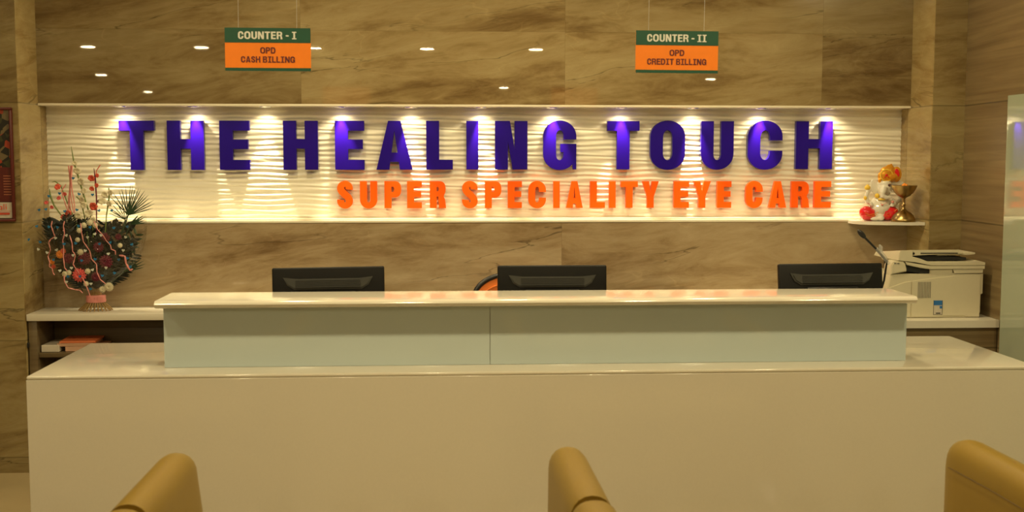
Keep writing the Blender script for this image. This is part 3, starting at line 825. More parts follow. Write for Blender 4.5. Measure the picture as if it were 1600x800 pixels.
# control panel nose
bm = bmesh.new(); prism(bm, trace([(58, 275), (76, 238), (108, 226), (170, 228), (190, 250), (204, 300), (204, 322), (60, 350)]), -.006, .08)
bmesh.ops.bevel(bm, geom=[e for e in bm.edges if abs(e.verts[0].co.y - e.verts[1].co.y) < 1e-6], offset=.004, segments=2, affect='EDGES')
cp = obj('control_panel', bm, 'print_white', t, smooth=40)
bm = bmesh.new()
for q in ((84, 250, 106, 240), (112, 252, 134, 242)):
    a, b_ = pp(q[0], q[1]), pp(q[2], q[3]); bx(bm, a[0], b_[0], -.0075, -.005, a[1], b_[1], .0008, 1)
obj('button', bm, 'print_grey', cp)
def slope(bm, zmin):
    for v in bm.verts:
        if v.co.z > zmin: v.co.z -= .10 * max(0, v.co.y)
    return bm
# paper output recess
bm = bmesh.new(); prism(bm, trace([(208, 262), (430, 302), (430, 352), (208, 322)]), .012, D - .02); obj('output_slot', bm, 'print_dark', t)
# scanner bed, lid
bm = bmesh.new(); prism(bm, trace([(186, 232), (300, 252), (430, 272), (936, 272), (936, 302), (430, 303), (330, 290), (205, 262)]), -.008, D)
bmesh.ops.bevel(bm, geom=[e for e in bm.edges if abs(e.verts[0].co.y - e.verts[1].co.y) < 1e-6], offset=.002, segments=2, affect='EDGES')
obj('scanner_bed', bm, 'print_white', t, smooth=40)
bm = bmesh.new(); prism(bm, trace([(124, 222), (130, 150), (142, 128), (255, 128), (255, 185), (330, 205), (400, 232), (800, 232), (860, 222), (938, 242), (938, 270), (430, 269), (290, 240)]), -.008, D)
bmesh.ops.bevel(bm, geom=[e for e in bm.edges if abs(e.verts[0].co.y - e.verts[1].co.y) < 1e-6], offset=.002, segments=2, affect='EDGES')
slope(bm, .27)
obj('scanner_lid', bm, 'print_white', t, smooth=40)
bm = bmesh.new(); prism(bm, trace([(640, 306), (922, 304), (918, 338), (655, 340)]), -.005, .05); obj('hinge_block', bm, 'print_white', t)
# document feeder on top
bm = bmesh.new(); prism(bm, trace([(240, 127), (690, 124), (694, 148), (735, 150), (735, 164), (420, 172), (240, 180)]), -.002, D * .45)
bmesh.ops.bevel(bm, geom=[e for e in bm.edges if abs(e.verts[0].co.y - e.verts[1].co.y) < 1e-6], offset=.002, segments=2, affect='EDGES')
slope(bm, .0)
ad = obj('document_feeder', bm, 'print_white', t, smooth=40)
bm = bmesh.new(); a, b_ = pp(332, 160), pp(680, 151); bx(bm, a[0], b_[0], -.0035, .0, a[1], b_[1]); 
obj('feed_slot', bm, 'print_dark', ad)
bm = bmesh.new(); a = pp(266, 158); tube(bm, [(a[0], -.0035, a[1]), (a[0], .001, a[1])], .0058, 12); obj('knob', bm, 'print_dark', ad)
bm = bmesh.new(); prism(bm, trace([(700, 166), (770, 157), (850, 152), (858, 158), (850, 168), (780, 174), (500, 181), (500, 176)]), .01, D * .6); obj('paper_tray', bm, 'print_white', t)
bm = bmesh.new(); prism(bm, trace([(300, 188), (500, 182), (780, 200), (780, 224), (420, 224), (350, 206)]), .02, D * .9); obj('feeder_recess', bm, 'print_dark', t)

# ---------------------------------------------------------------- corner shelf with statue and brass lamp
bm = bmesh.new()
pts = [(2.085, YW + .02), (XR - .006, YW + .02), (XR - .006, 5.640)]
for i in range(1, 12):
    a = PI / 2 * i / 12
    pts.append((XR - .006 - .313 * math.sin(a), YW + .02 - (YW + .02 - 5.640) * math.cos(a) ** .55))
prism(bm, pts, 1.176, 1.1915, 'z')
tag(obj('corner_shelf', bm, 'white_shelf', smooth=40), 'small curved white corner shelf at the right end of the niche', 'shelf')
SH = 1.1917
t = thing('elephant_statue', 'porcelain elephant headed deity with gold crown and red trousers on the corner shelf', 'figurine', (2.222, 5.818, SH))
g = .000505
def gp(u, v, y=0.0): return Vector(((u - 375) * g, y, (664 - v) * g))
def merged(name, parts, m, vox=.0028):
    bm = bmesh.new()
    for p in parts:
        if p[0] == 'b': ball(bm, p[1], p[2], 16, 12, rot=p[3] if len(p) > 3 else None)
        else: tube(bm, p[1], p[2], 10)
    o = obj(name, bm, m, t, smooth=180)
    r = o.modifiers.new('r', 'REMESH'); r.mode = 'VOXEL'; r.voxel_size = vox; r.use_smooth_shade = True
    s = o.modifiers.new('s', 'SMOOTH'); s.factor = .5; s.iterations = 4
    return o
RY = lambda d: Matrix.Rotation(math.radians(d), 3, 'Y')
merged('body', [
    ('b', gp(395, 540, -.01), (.055, .045, .040)),           # belly
    ('b', gp(405, 470, .0), (.040, .034, .040)),             # chest
    ('b', gp(440, 340, -.005), (.036, .034, .042)),          # head
    ('b', gp(440, 290, -.005), (.034, .030, .026)),
    ('t', [gp(408, 330, -.030), gp(393, 380, -.042), gp(392, 412, -.045), gp(430, 428, -.047), gp(470, 428, -.046), gp(485, 455, -.046)], [.021, .017, .013, .011, .009, .008]),  # trunk
    ('t', [gp(470, 360, -.028), gp(490, 385, -.036)], [.006, .003]),
    ('b', gp(338, 320, .005), (.026, .006, .040), RY(-10)),  # ear
    ('b', gp(330, 280, .005), (.020, .005, .014)),
    ('b', gp(570, 292, .005), (.040, .006, .016), RY(-6)),   # ear
    ('b', gp(545, 310, .006), (.026, .006, .026)),
    ('t', [gp(350, 455, .005), gp(305, 500, -.004), gp(262, 470, -.01), gp(240, 420, -.012), gp(258, 375, -.014)], [.016, .015, .012, .011, .010]),  # raised arm
    ('b', gp(258, 368, -.014), (.013, .009, .014)),
    ('t', [gp(345, 465, -.01), gp(300, 530, -.02), gp(285, 500, -.035), gp(275, 470, -.036)], [.013, .012, .009, .008]),
    ('t', [gp(460, 460, -.005), gp(520, 470, -.015), gp(520, 505, -.035), gp(485, 500, -.050)], [.018, .016, .013, .011]),
    ('t', [gp(470, 450, .008), gp(570, 480, .0), gp(600, 440, -.005), gp(600, 400, -.008)], [.017, .015, .012, .011]),
    ('b', gp(600, 392, -.008), (.012, .009, .014)),
    ('b', gp(370, 632, -.052), (.020, .018, .015)), ('b', gp(320, 640, -.045), (.028, .016, .011)),  # foot
    ('b', gp(385, 610, 0), (.075, .045, .028)),
], 'porcelain')
merged('trousers', [
    ('b', gp(250, 585, -.012), (.036, .042, .036)), ('b', gp(275, 622, -.012), (.040, .042, .021)),
    ('t', [gp(250, 592, -.02), gp(322, 592, -.032)], [.032, .022]),
    ('b', gp(492, 588, -.014), (.046, .046, .038)), ('b', gp(460, 622, -.014), (.040, .046, .021)),
    ('t', [gp(500, 588, -.02), gp(412, 600, -.036)], [.034, .024]),
    ('b', gp(375, 640, .015), (.085, .030, .012)),
], 'red_glaze')
bm = bmesh.new()
for pts in ([(205, 580), (250, 600), (310, 590), (345, 572)], [(215, 605), (270, 618), (330, 598)], [(410, 615), (450, 612), (500, 600), (540, 570)], [(420, 595), (455, 585), (485, 592), (530, 545)]):
    tube(bm, [gp(p[0], p[1], -.056) for p in pts], .0014, 6)
obj('gold_hem', bm, 'gold_paint', t, smooth=60)
merged('crown', [
    ('b', gp(480, 220, 0), (.052, .034, .028)), ('b', gp(470, 170, 0), (.040, .030, .030)),
    ('b', gp(440, 205, -.020), (.033, .012, .032)), ('b', gp(560, 195, -.004), (.026, .016, .040)),
    ('b', gp(490, 130, 0), (.022, .016, .018)), ('b', gp(505, 105, 0), (.006, .006, .010)), ('b', gp(385, 215, -.01), (.012, .012, .022)), ('b', gp(378, 255, -.014), (.008, .010, .014)),
], 'gold_paint', .0025)
for c, r, rr in ((gp(555, 180, -.018), (.012, .004, .022), RY(-18)), (gp(435, 205, -.032), (.007, .003, .007), None), (gp(418, 225, -.033), (.004, .002, .004), None), (gp(455, 222, -.033), (.004, .002, .004), None)):
    bm = bmesh.new(); ball(bm, c, r, rot=rr); obj('crown_jewel', bm, 'red_glaze', t, smooth=180)
bm = bmesh.new(); tube(bm, [gp(440 + 62 * math.cos(a), 205 - 58 * math.sin(a), -.026) for a in [2 * PI * i / 20 for i in range(20)]], .0035, 6, closed=True)
obj('crown_disc_rim', bm, 'yellow_paint', t, smooth=60)
bm = bmesh.new(); ball(bm, gp(255, 330, -.014), (.016, .012, .013)); ball(bm, gp(255, 312, -.014), (.008, .006, .008)); ball(bm, gp(236, 432, -.016), (.010, .008, .012)); ball(bm, gp(352, 412, -.02), (.013, .012, .013)); ball(bm, gp(395, 447, -.028), (.022, .016, .006)); 
obj('ornaments', bm, 'yellow_paint', t, smooth=180)
bm = bmesh.new(); ball(bm, gp(466, 305, -.034), (.009, .004, .007)); obj('eye', bm, 'eye', t, smooth=180)
bm = bmesh.new(); ball(bm, gp(482, 470, -.062), (.009, .006, .007)); ball(bm, gp(380, 500, -.055), (.007, .003, .005)); tube(bm, [gp(455, 290, -.030), gp(478, 288, -.031)], .0012, 5)
tube(bm, [gp(365, 480, -.050), gp(378, 498, -.056), gp(400, 492, -.056), gp(430, 480, -.05)], .0013, 5)
obj('painted_details', bm, 'pink_skin', t, smooth=180)

t = thing('brass_lamp', 'brass goblet shaped oil lamp with flared foot beside the elephant statue', 'oil lamp', (2.312, 5.705, SH))
bm = bmesh.new()
lathe(bm, [(.0005, .002), (.060, 0), (.062, .004), (.059, .014), (.050, .032), (.036, .046), (.018, .056), (.009, .066), (.007, .078), (.012, .084), (.006, .091), (.006, .112), (.009, .118), (.014, .122), (.030, .130), (.046, .146), (.056, .162), (.064, .180), (.065, .1825), (.062, .182), (.052, .166), (.030, .140), (.0005, .134)], 48)
obj('bowl', bm, 'brass', t, smooth=60)
bm = bmesh.new()
for k in range(5): ball(bm, (.008 * math.cos(k * 1.3) + .004, .008 * math.sin(k * 1.3), .180 + .004 * (k % 2)), (.008, .008, .010), 8, 6)
obj('marigold', bm, 'bloom_orange', t, smooth=180)
bm = bmesh.new(); lathe(bm, [(.03, .1405), (.055, .170), (.001, .174)], 24); obj('oil', bm, 'yellow_paint', t, smooth=40)

# ---------------------------------------------------------------- hanging signs
def hang(x, label, l1, w1, l3, w3, tilt, wx):
    zt = 1.9665
    t = thing('hanging_sign', label, 'hanging sign', (x, 4.2, zt - .152), 0, 'counter signs hung from the ceiling')
    R = bpy.data.objects.new('x', None)
    b = obj('board', box(-.151, .151, 0, .004, .0, .152, .0005, 1), 'sign_orange', t)
    obj('header_band', box(-.151, .151, -.0012, .0, .100, .152), 'sign_green', t)
    obj('footer_band', box(-.151, .151, -.0012, .0, .0, .0115), 'sign_green', t)
    text_line('header_lettering', l1, w1, .0265, 'sign_white', t, 0.0, .1125, -.0026, t=.25, b=.18)
    text_line('body_lettering', 'OPD', .056, .0215, 'sign_maroon', t, .001, .0625, -.0018, t=.22, b=.17)
    text_line('body_lettering', l3, w3, .0215, 'sign_maroon', t, .001, .0305, -.0018, t=.22, b=.17)
    for q in wx:
        bm = bmesh.new(); tube(bm, [(q, .002, .146), (q + .004, .002, CEIL - zt + .152 - .002)], .0007, 5)
        obj('hanging_wire', bm, 'wire', t)
    t.rotation_euler = (0, tilt, 0)
    bpy.data.objects.remove(R)
    return t
hang(-.621, 'hanging sign reading COUNTER - I, OPD CASH BILLING, above the left monitor', 'COUNTER - I', .208, 'CASH BILLING', .192, math.radians(.1), (-.103, .102))
hang(.846, 'hanging sign reading COUNTER - II, OPD CREDIT BILLING, right of centre', 'COUNTER - II', .220, 'CREDIT BILLING', .219, math.radians(.3), (-.105, .098))

# ---------------------------------------------------------------- framed poster on the left pier
t = thing('framed_poster', 'dark red framed poster on the marble pier at the left edge', 'poster', (-2.25, YC - .001, 1.21))
bm = bmesh.new()
fx0, fx1, fh = -.24, .231, .535
bx(bm, fx0, fx1, -.020, 0, 0, .012, .002, 2); bx(bm, fx0, fx1, -.020, 0, fh - .012, fh, .002, 2)
bx(bm, fx0, fx0 + .012, -.020, 0, .0125, fh - .0125, .002, 2); bx(bm, fx1 - .012, fx1, -.020, 0, .0125, fh - .0125, .002, 2)
obj('frame', bm, 'frame_red', t, smooth=40)
m, nt, p = newmat('poster_print')
N, L = nt.nodes, nt.links
tc = N.new('ShaderNodeTexCoord'); vo = N.new('ShaderNodeTexVoronoi'); vo.inputs['Scale'].default_value = 38
L.new(tc.outputs['Object'], vo.inputs['Vector'])
rp = N.new('ShaderNodeValToRGB'); sp = N.new('ShaderNodeSeparateColor'); L.new(vo.outputs['Color'], sp.inputs[0]); L.new(sp.outputs[0], rp.inputs[0])
rp.color_ramp.interpolation = 'CONSTANT'
el = rp.color_ramp.elements; el[0].color = (.02, .018, .012, 1); el[0].position = 0; el[1].color = (.35, .05, .02, 1); el[1].position = .88
e = el.new(.55); e.color = (.05, .05, .02, 1)
e = el.new(.7); e.color = (.16, .12, .06, 1)
L.new(rp.outputs[0], p.inputs['Base Color']); p.inputs['Roughness'].default_value = .3
obj('picture', box(fx0 + .012, fx1 - .012, -.008, -.001, .255, fh - .012), m, t)
bm = box(fx0 + .012, fx1 - .012, -.008, -.001, .092, .2545)
nf = len(bm.faces)
for k in range(8):
    for c in range(5):
        bx(bm, fx1 - .050 - c * .085, fx1 - .022 - c * .085 + .010, -.0088, -.0078, .125 + k * .0125, .128 + k * .0125)
bm.faces.ensure_lookup_table()
for f in bm.faces[nf:]: f.material_index = 1
o = obj('price_panel', bm, 'frame_red', t); o.data.materials.append(MT['price_text'])
obj('label_card', box(fx0 + .012, fx1 - .014, -.010, -.001, .016, .090), 'paper', t)
# small end of a word and a red bar on the label card
bm = bmesh.new()
bx(bm, .13, .206, -.0115, -.0095, .032, .042, .004, 2)
bx(bm, fx0 + .02, fx1 - .02, -.0112, -.0098, .048, .0495)
obj('label_bar', bm, 'bloom_red', t)
def low(chs, x, z, h, parent):
    """tiny lower-case strokes: w a l i"""
    bm = bmesh.new(); s = h * .16; W = h * .62
    for c in chs:
        if c == 'w':
            for a, b_ in (((0, 1), (.28, 0)), ((.28, 0), (.5, .8)), ((.5, .8), (.72, 0)), ((.72, 0), (1, 1))):
                tube(bm, [(x + a[0] * W * 1.3, 0, z + a[1] * h * .66), (x + b_[0] * W * 1.3, 0, z + b_[1] * h * .66)], s / 2, 5)
            x += W * 1.3 + s * 1.4
        elif c == 'a':
            tube(bm, [(x + W * .42 + W * .42 * math.cos(q * PI / 6), 0, z + h * .3 + h * .3 * math.sin(q * PI / 6)) for q in range(12)], s / 2, 5, closed=True)
            tube(bm, [(x + W * .88, 0, z), (x + W * .88, 0, z + h * .62)], s / 2, 5); x += W + s * 1.3
        elif c == 'l':
            tube(bm, [(x + s / 2, 0, z), (x + s / 2, 0, z + h)], s / 2, 5); x += s * 2.4
        elif c == 'i':
            tube(bm, [(x + s / 2, 0, z), (x + s / 2, 0, z + h * .64)], s / 2, 5); ball(bm, (x + s / 2, 0, z + h * .88), s * .6, 6, 5); x += s * 2
    return obj('label_lettering', bm, 'bloom_red', parent, loc=(0, -.011, 0))
low('wali', .130, .056, .026, t)

# ---------------------------------------------------------------- bouquet
BX, BY = -1.700, 5.735
t = thing('flower_bouquet', 'large bouquet of gladioli and roses wrapped in clear film with pink ribbons', 'bouquet', (BX, BY, SZ))
s_ = .00318
rnd = random.Random(21)
def fp(u, v, y=0.0): return Vector(((u - 153) * s_, y, (484 - v) * s_))
# flared stalks below the band
for k in range(26):
    a = 2 * PI * k / 26; r = .080 * (1 + .06 * math.sin(k * 5))
    bm = bmesh.new()
    tube(bm, [(r * math.cos(a), .82 * r * math.sin(a), .002), (.030 * math.cos(a), .024 * math.sin(a), .050), (.020 * math.cos(a + .4), .018 * math.sin(a + .4), .12)], [.0030, .0028, .002], 6)
    obj('stalk', bm, 'stem_brown', t, smooth=60)
bm = bmesh.new(); lathe(bm, [(.028, .040), (.046, .041), (.048, .050), (.046, .060), (.047, .070), (.045, .074), (.026, .076)], 28, sy=.8)
obj('ribbon_band', bm, 'ribbon_pink', t, smooth=60)
# dark fern fill: fans of leaves
def leaf(bm, p0, p1, w, sag=0.0, seg=6, lift=(0, 0, 1)):
    p0, p1 = Vector(p0), Vector(p1); d = p1 - p0; n = Vector((0, 1, 0)); s = d.cross(n).normalized()
    L_, R_, M_, K_ = [], [], [], []
    for i in range(seg + 1):
        q = i / seg; c = p0 + d * q + Vector(lift) * (sag * math.sin(PI * q))
        ww = w * math.sin(PI * min(1, .08 + q * .92)) ** .7
        L_.append(bm.verts.new(c + s * ww)); R_.append(bm.verts.new(c - s * ww)); M_.append(bm.verts.new(c - n * ww * .45)); K_.append(bm.verts.new(c + n * ww * .15))
    for i in range(seg):
        for A_, B_ in ((L_, M_), (M_, R_), (R_, K_), (K_, L_)):
            bm.faces.new((A_[i], A_[i + 1], B_[i + 1], B_[i]))
def fern(base, tip, w, n, m, ln, name='fern_leaf', th=.0035):
    """a frond: midrib with paired leaflets"""
    bm = bmesh.new(); base, tip = Vector(base), Vector(tip); d = tip - base; side = d.cross(Vector((0, 1, 0))).normalized()
    tube(bm, [base, base + d * .5 + side * .0, tip], [.0022, .0016, .0006], 5)
    for i in range(n):
        q = .15 + .85 * i / n; c = base + d * q
        l = ln * (1 - .55 * abs(q - .45) * 1.6)
        for sg in (-1, 1):
            e = c + side * sg * l + d.normalized() * l * .75 + Vector((0, rnd.uniform(-.02, .02), 0))
            leaf(bm, c, e, th, 0, 4)
    return obj(name, bm, m, t, smooth=60)
cen = fp(153, 452, 0)
for k, (u, v, mm) in enumerate(((95, 372, 'leaf_dry'), (85, 392, 'leaf_dark'), (105, 350, 'leaf_dark'), (125, 345, 'leaf_dark'), (148, 350, 'leaf_dark'), (168, 345, 'leaf_dark'), (190, 352, 'leaf_dark'), (205, 372, 'leaf_dark'), (215, 395, 'leaf_dark'),
                               (72, 372, 'leaf_dry'), (100, 415, 'leaf_dark'), (205, 412, 'leaf_dark'), (130, 375, 'leaf_dark'), (175, 378, 'leaf_dark'), (150, 390, 'leaf_dark'), (218, 362, 'leaf_palm'))):
    y = .03 + .02 * math.sin(k * 2.3)
    fern(fp(153 + (u - 153) * .12, 448, .0), fp(u, v, y), .01, 11, mm, .055, th=.0062)
for k in range(55):       # broad dark leaves filling the bowl of the bouquet
    v = rnd.uniform(348, 446); hw = 64 * min(1, ((462 - v) / 78)) ** .75
    u = 145 + rnd.uniform(-1, 1) * hw
    y = rnd.uniform(-.02, .06)
    c = fp(u, v, y); d = (c - cen); d.y = 0; d.normalize(); l = rnd.uniform(.03, .05)
    d = (Matrix.Rotation(rnd.uniform(-.6, .6), 3, 'Y') @ d)
    bm = bmesh.new(); leaf(bm, c - d * l, c + d * l, rnd.uniform(.014, .025), rnd.uniform(-.012, .012), 6, (1, 0, 0)); obj('leaf', bm, 'leaf_dark', t, smooth=60)
for k in range(40):
    v = rnd.uniform(350, 440); hw = 60 * min(1, ((462 - v) / 78)) ** .75
    u = 148 + rnd.uniform(-1, 1) * hw
    c = fp(u, v, rnd.uniform(-.06, .02)); d = c - cen; d.y = 0; d.normalize(); d = Matrix.Rotation(rnd.uniform(-.4, .4), 3, 'Y') @ d; l = rnd.uniform(.045, .07)
    fern(c - d * l, c + d * l, .01, 10, 'leaf_dark', .034, th=.0042)
def palm(c, angs, ln, m, w, wide=None, name='palm_leaf'):
    bm = bmesh.new()
    for i, a in enumerate(angs):
        l = ln * (1 - .25 * abs(i / (len(angs) - 1) - .5)) * rnd.uniform(.94, 1.05); a = math.radians(a)
        leaf(bm, c, c + Vector((math.cos(a) * l, rnd.uniform(-.02, .02), math.sin(a) * l)), w, 0.0, 5)
    tube(bm, [c, c * .5 + cen * .5 + Vector((.02, 0, 0)), cen], [.003, .003, .002], 6)
    return obj(name, bm, m, t, smooth=60)
palm(fp(204, 338, .01), [16, 24, 31, 38, 44, 50, 56, 62, 68, 74, 80, 86, 93, 101, 110, 120, 132], .152, 'leaf_palm', .0028)
palm(fp(198, 345, .03), [60, 80, 100, 115, 128, 140, 150, 160], .11, 'leaf_palm', .0022)
palm(fp(206, 352, .02), [5, 15, 25, 35, 45], .08, 'leaf_palm', .004)
palm(fp(100, 400, .03), [98, 105, 112, 119, 126, 133, 140, 147, 154, 162], .165, 'leaf_dry', .0026)
palm(fp(88, 385, .04), [70, 80, 90, 100, 110, 120, 130], .11, 'leaf_dry', .0024)
palm(fp(195, 425, .0), [12, 20, 28, 36, 45], .12, 'leaf_palm', .003)
# gladiolus spikes
def glad(pts, rad, m, buds, name='gladiolus'):
    bm = bmesh.new(); tube(bm, [fp(*p) for p in pts], rad, 7)
    g_ = obj(name, bm, m, t, smooth=60)
    for (u, v, y, r, mm) in buds:
        r *= .85
        bm = bmesh.new(); c = fp(u, v, y)
        for q in range(6):
            a = q * PI / 3 + u; d = Vector((math.cos(a) * r, math.sin(a * 1.3) * r * .5 - r * .3, math.sin(a) * r))
            leaf(bm, c, c + d * 1.0, r * .52, r * .3, 5, (0, -1, 0))
        ball(bm, c, r * .5, 8, 6)
        obj('bloom', bm, mm, g_, smooth=60)
    return g_
glad([(153, 445, 0), (150, 350, .01), (141, 315, 0), (132, 280, 0), (126, 258, 0), (122.5, 233, 0)], [.003, .003, .004, .0045, .004, .0012], 'stem_green',
     [(132, 270, -.01, .022, 'bloom_white'), (137, 286, -.012, .024, 'bloom_white'), (128, 258, -.01, .015, 'bloom_white'), (141, 300, -.01, .020, 'bloom_white'), (136, 315, .01, .022, 'bloom_white')])
glad([(155, 445, 0), (157, 350, 0), (158, 310, 0), (157, 282, 0), (155.5, 266, 0)], [.003, .003, .0035, .004, .0015], 'bloom_maroon',
     [(153, 281, -.012, .020, 'bloom_red'), (161, 277, -.008, .013, 'bloom_red'), (153, 297, -.01, .015, 'bloom_red'), (160, 292, -.01, .014, 'bloom_red'), (155, 324, -.014, .026, 'bloom_red'), (162, 316, 0, .012, 'bloom_maroon')])
glad([(156, 292, 0), (159, 270, 0), (165, 261, 0)], [.0015, .002, .0025], 'bloom_red', [])
glad([(145, 440, 0), (125, 345, 0), (113, 315, 0), (105, 292, 0), (97, 286, 0), (92, 287, 0)], [.003, .003, .003, .003, .003, .0015], 'stem_green',
     [(102, 294, -.012, .019, 'bloom_red'), (103, 311, -.01, .013, 'bloom_pink'), (117, 335, -.012, .024, 'bloom_red'), (110, 340, -.01, .018, 'bloom_red'), (112, 305, -.01, .012, 'bloom_pink')])
glad([(140, 440, 0), (106, 340, 0), (94, 322, 0), (89, 308, 0), (88, 297, 0)], [.003, .003, .004, .005, .0015], 'stem_green',
     [(84, 318, -.01, .012, 'bloom_pink'), (92, 325, -.01, .012, 'bloom_pink')])
glad([(162, 440, 0), (172, 340, 0), (177, 310, 0), (177, 296, 0)], [.003, .003, .004, .003], 'stem_green',
     [(172, 306, -.01, .020, 'bloom_white'), (180, 303, -.008, .018, 'bloom_white'), (168, 316, -.01, .022, 'bloom_white'), (178, 320, -.006, .018, 'bloom_white')])
glad([(150, 440, 0), (140, 350, .01), (134, 316, .01), (128, 309, 0)], [.003, .003, .003, .003], 'stem_green',
     [(140, 322, -.01, .022, 'bloom_white'), (131, 338, -.01, .022, 'bloom_white'), (146, 335, 0, .024, 'bloom_white'), (152, 345, 0, .02, 'bloom_white')])
# upper pink ribbon tuft
for k in range(4):
    bm = bmesh.new(); a = 121 + k * 2.2
    tube(bm, [fp(a - 2 + 2 * math.sin(q * .9 + k), 262 + q * 12, -.015 - .004 * k) for q in range(7)], [.003, .0045, .004, .003, .003, .0025, .002], 4)
    obj('ribbon_strip', bm, 'ribbon_pink', t, smooth=60)
# blooms in the body: (u, v, radius, material, petals)
def rose(u, v, y, r, m, n=14, name='flower_head'):
    bm = bmesh.new(); c = fp(u, v, y)
    for ringi, (k, rr, dy) in enumerate(((n, 1.0, 0), (n - 4, .7, -.3), (6, .4, -.5))):
        for q in range(k):
            a = 2 * PI * q / k + ringi * .5
            leaf(bm, c + Vector((math.cos(a) * r * .12, dy * r, math.sin(a) * r * .12)), c + Vector((math.cos(a) * r * rr, dy * r - r * .25, math.sin(a) * r * rr)), r * .20, r * .12, 4, (0, -1, 0))
    ball(bm, c + Vector((0, -r * .4, 0)), (r * .3, r * .25, r * .3), 8, 6)
    return obj(name, bm, m, t, smooth=60)
for a in ((137, 427, -.075, .036, 'bloom_pink'), (107, 396, -.055, .022, 'bloom_orange'), (112, 391, -.060, .015, 'bloom_red'), (93, 408, -.04, .014, 'bloom_orange'), (95, 415, -.04, .012, 'bloom_red'),
          (145, 402, -.07, .034, 'bloom_maroon'), (176, 407, -.065, .036, 'bloom_maroon'), (120, 402, -.065, .028, 'bloom_maroon'), (193, 370, -.04, .018, 'bloom_maroon'), (165, 385, -.06, .028, 'bloom_maroon'), (160, 430, -.06, .026, 'bloom_maroon'), (175, 370, -.05, .024, 'bloom_maroon')):
    rose(*a)
for u, v, r in ((140, 392, .014), (150, 421, .013), (116, 425, .013), (122, 423, .012), (147, 440, .012), (133, 374, .011), (199, 382, .011), (152, 348, .014), (143, 352, .013), (160, 352, .012), (136, 360, .012)):
    bm = bmesh.new(); c = fp(u, v, -.085 if v > 380 else -.05)
    ball(bm, c, (r, r * .7, r), 12, 8)
    for q in range(10):
        a = 2 * PI * q / 10; leaf(bm, c + Vector((0, -.002, 0)), c + Vector((math.cos(a) * r * 1.25, -.004, math.sin(a) * r * 1.25)), r * .25, .002, 3, (0, -1, 0))
    obj('flower_head', bm, 'bloom_white', t, smooth=60)
rose(178, 446, -.05, .024, 'bloom_white', 16); rose(168, 450, -.05, .018, 'bloom_white', 12)
# cellophane wrap (open fluted cone)
bm = bmesh.new()
prof = [(.034, .078), (.048, .095), (.085, .125), (.140, .165), (.195, .21), (.232, .27), (.250, .34), (.252, .40)]
def wob(a, k): return 1 + (.045 * math.sin(9 * a + k * .5) + .03 * math.sin(17 * a + k)) * (k / 7) 
rings = []
for k, (r, z) in enumerate(prof):
    rings.append([bm.verts.new((r * wob(a, k) * math.cos(a) * (1.0 if math.cos(a) > 0 else 1.0), max(-.16, .46 * r * wob(a, k) * math.sin(a)), z + (.035 * math.sin(6 * a + 1) * (k / 7) ** 2) + (.035 * math.cos(a) * (k / 7)))) for a in [2 * PI * i / 90 for i in range(90)]])
for k in range(len(rings) - 1):
    for i in range(90): bm.faces.new((rings[k][i], rings[k][(i + 1) % 90], rings[k + 1][(i + 1) % 90], rings[k + 1][i]))
obj('film_wrap', bm, 'cello', t, smooth=180)
# curled ribbons running down the front
def curl(pts, w=.0032, y=-.10, name='curled_ribbon'):
    bm = bmesh.new(); P = [fp(*p, y - .008 * math.sin(i * 1.3)) for i, p in enumerate(pts)]
    sm = []
    for i in range(len(P) - 1):
        for q in range(4): sm.append(P[i].lerp(P[i + 1], q / 4))
    sm.append(P[-1])
    tube(bm, sm, [w * (.6 + .4 * math.sin(i * .8) ** 2) for i in range(len(sm))], 4)
    return obj(name, bm, 'ribbon_pink', t, smooth=60)
curl([(98, 345), (97, 352), (100, 364), (101, 369), (94, 373), (92, 378), (95, 388), (93, 392), (90, 398)], y=-.07)
curl([(90, 398), (93, 408), (92, 414), (95, 417), (96, 424), (99, 427)], y=-.07)
curl([(119, 345), (118, 352), (119, 364), (115, 374), (116, 384), (116, 400), (118, 415), (121, 420)])
curl([(126, 366), (130, 378), (130, 390), (133, 396), (131, 404), (130, 410), (133, 414), (138, 423), (137, 432)])
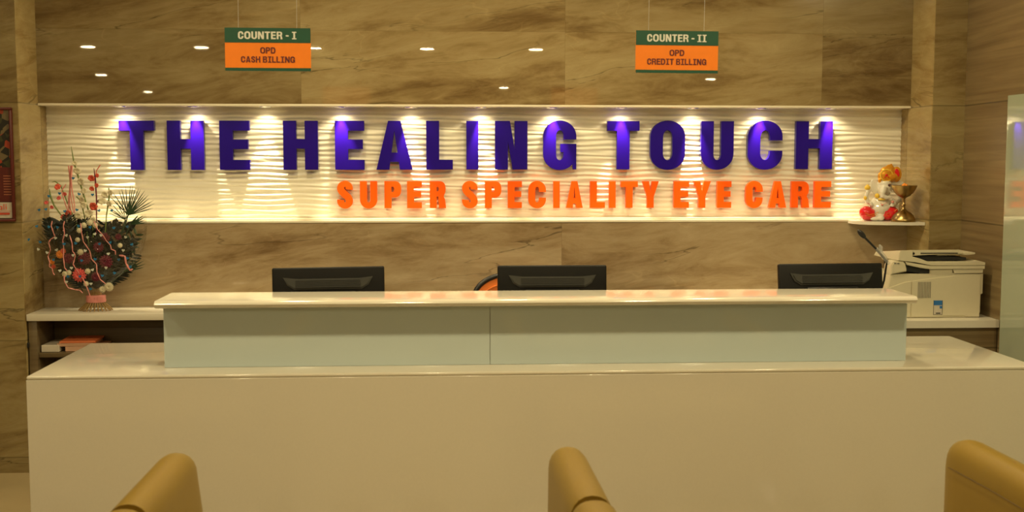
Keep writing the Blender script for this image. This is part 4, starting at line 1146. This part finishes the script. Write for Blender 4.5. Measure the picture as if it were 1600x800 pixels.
curl([(143, 348), (145, 362), (147, 376), (155, 390), (157, 402), (165, 410), (166, 422), (170, 433), (177, 440)], y=-.105)
curl([(161, 345), (167, 358), (174, 366), (178, 375), (184, 382), (186, 388), (192, 390), (192, 396)], y=-.085)
curl([(195, 398), (204, 399), (205, 410), (210, 421), (214, 419)], w=.006, y=-.06)
curl([(115, 425), (116, 436), (121, 446), (130, 449), (137, 450), (142, 454)], y=-.09)
curl([(142, 430), (148, 442), (151, 452), (153, 462), (149, 464)], y=-.09)
curl([(116, 290), (110, 300), (113, 315), (117, 330), (119, 345)], w=.003, y=-.03)
# heart confetti on the film
def heart(u, v, y, r, m, nm):
    bm = bmesh.new(); pts = []
    for i in range(16):
        a = 2 * PI * i / 16
        pts.append((r * .0625 * 16 * math.sin(a) ** 3, r * .0625 * (13 * math.cos(a) - 5 * math.cos(2 * a) - 2 * math.cos(3 * a) - math.cos(4 * a))))
    prism(bm, pts[::-1], -.0008, .0008)
    c = fp(u, v, y)
    return obj(nm, bm, m, t, loc=c, rot=(0, rnd.uniform(-.5, .5), rnd.uniform(-.3, .3)))
for u, v in ((75, 329), (85, 328), (90, 308), (106, 304), (127, 281), (135, 305), (155, 306), (113, 331), (131, 329), (164, 330), (183, 330), (62, 373), (75, 353), (93, 354), (110, 354), (158, 354), (193, 355), (79, 377), (119, 379), (136, 378), (171, 379),
             (187, 377), (215, 381), (209, 354), (144, 404), (164, 402), (195, 404), (208, 402), (141, 428), (174, 427), (192, 423), (123, 428), (212, 415), (98, 404), (156, 447), (141, 352)):
    heart(u, v, -.03 if v < 340 else (-.115 if 105 < u < 195 else -.07), .0078, 'heart_blue', 'blue_heart')
for u, v in ((107, 370), (123, 366), (154, 369), (174, 366), (206, 370), (150, 389), (184, 394), (202, 390), (132, 396), (129, 415), (112, 419), (160, 418), (180, 415), (121, 436), (157, 439), (89, 393), (165, 364), (76, 388), (103, 389)):
    heart(u, v, -.118 if 105 < u < 195 else -.07, .0078, 'heart_white', 'white_heart')
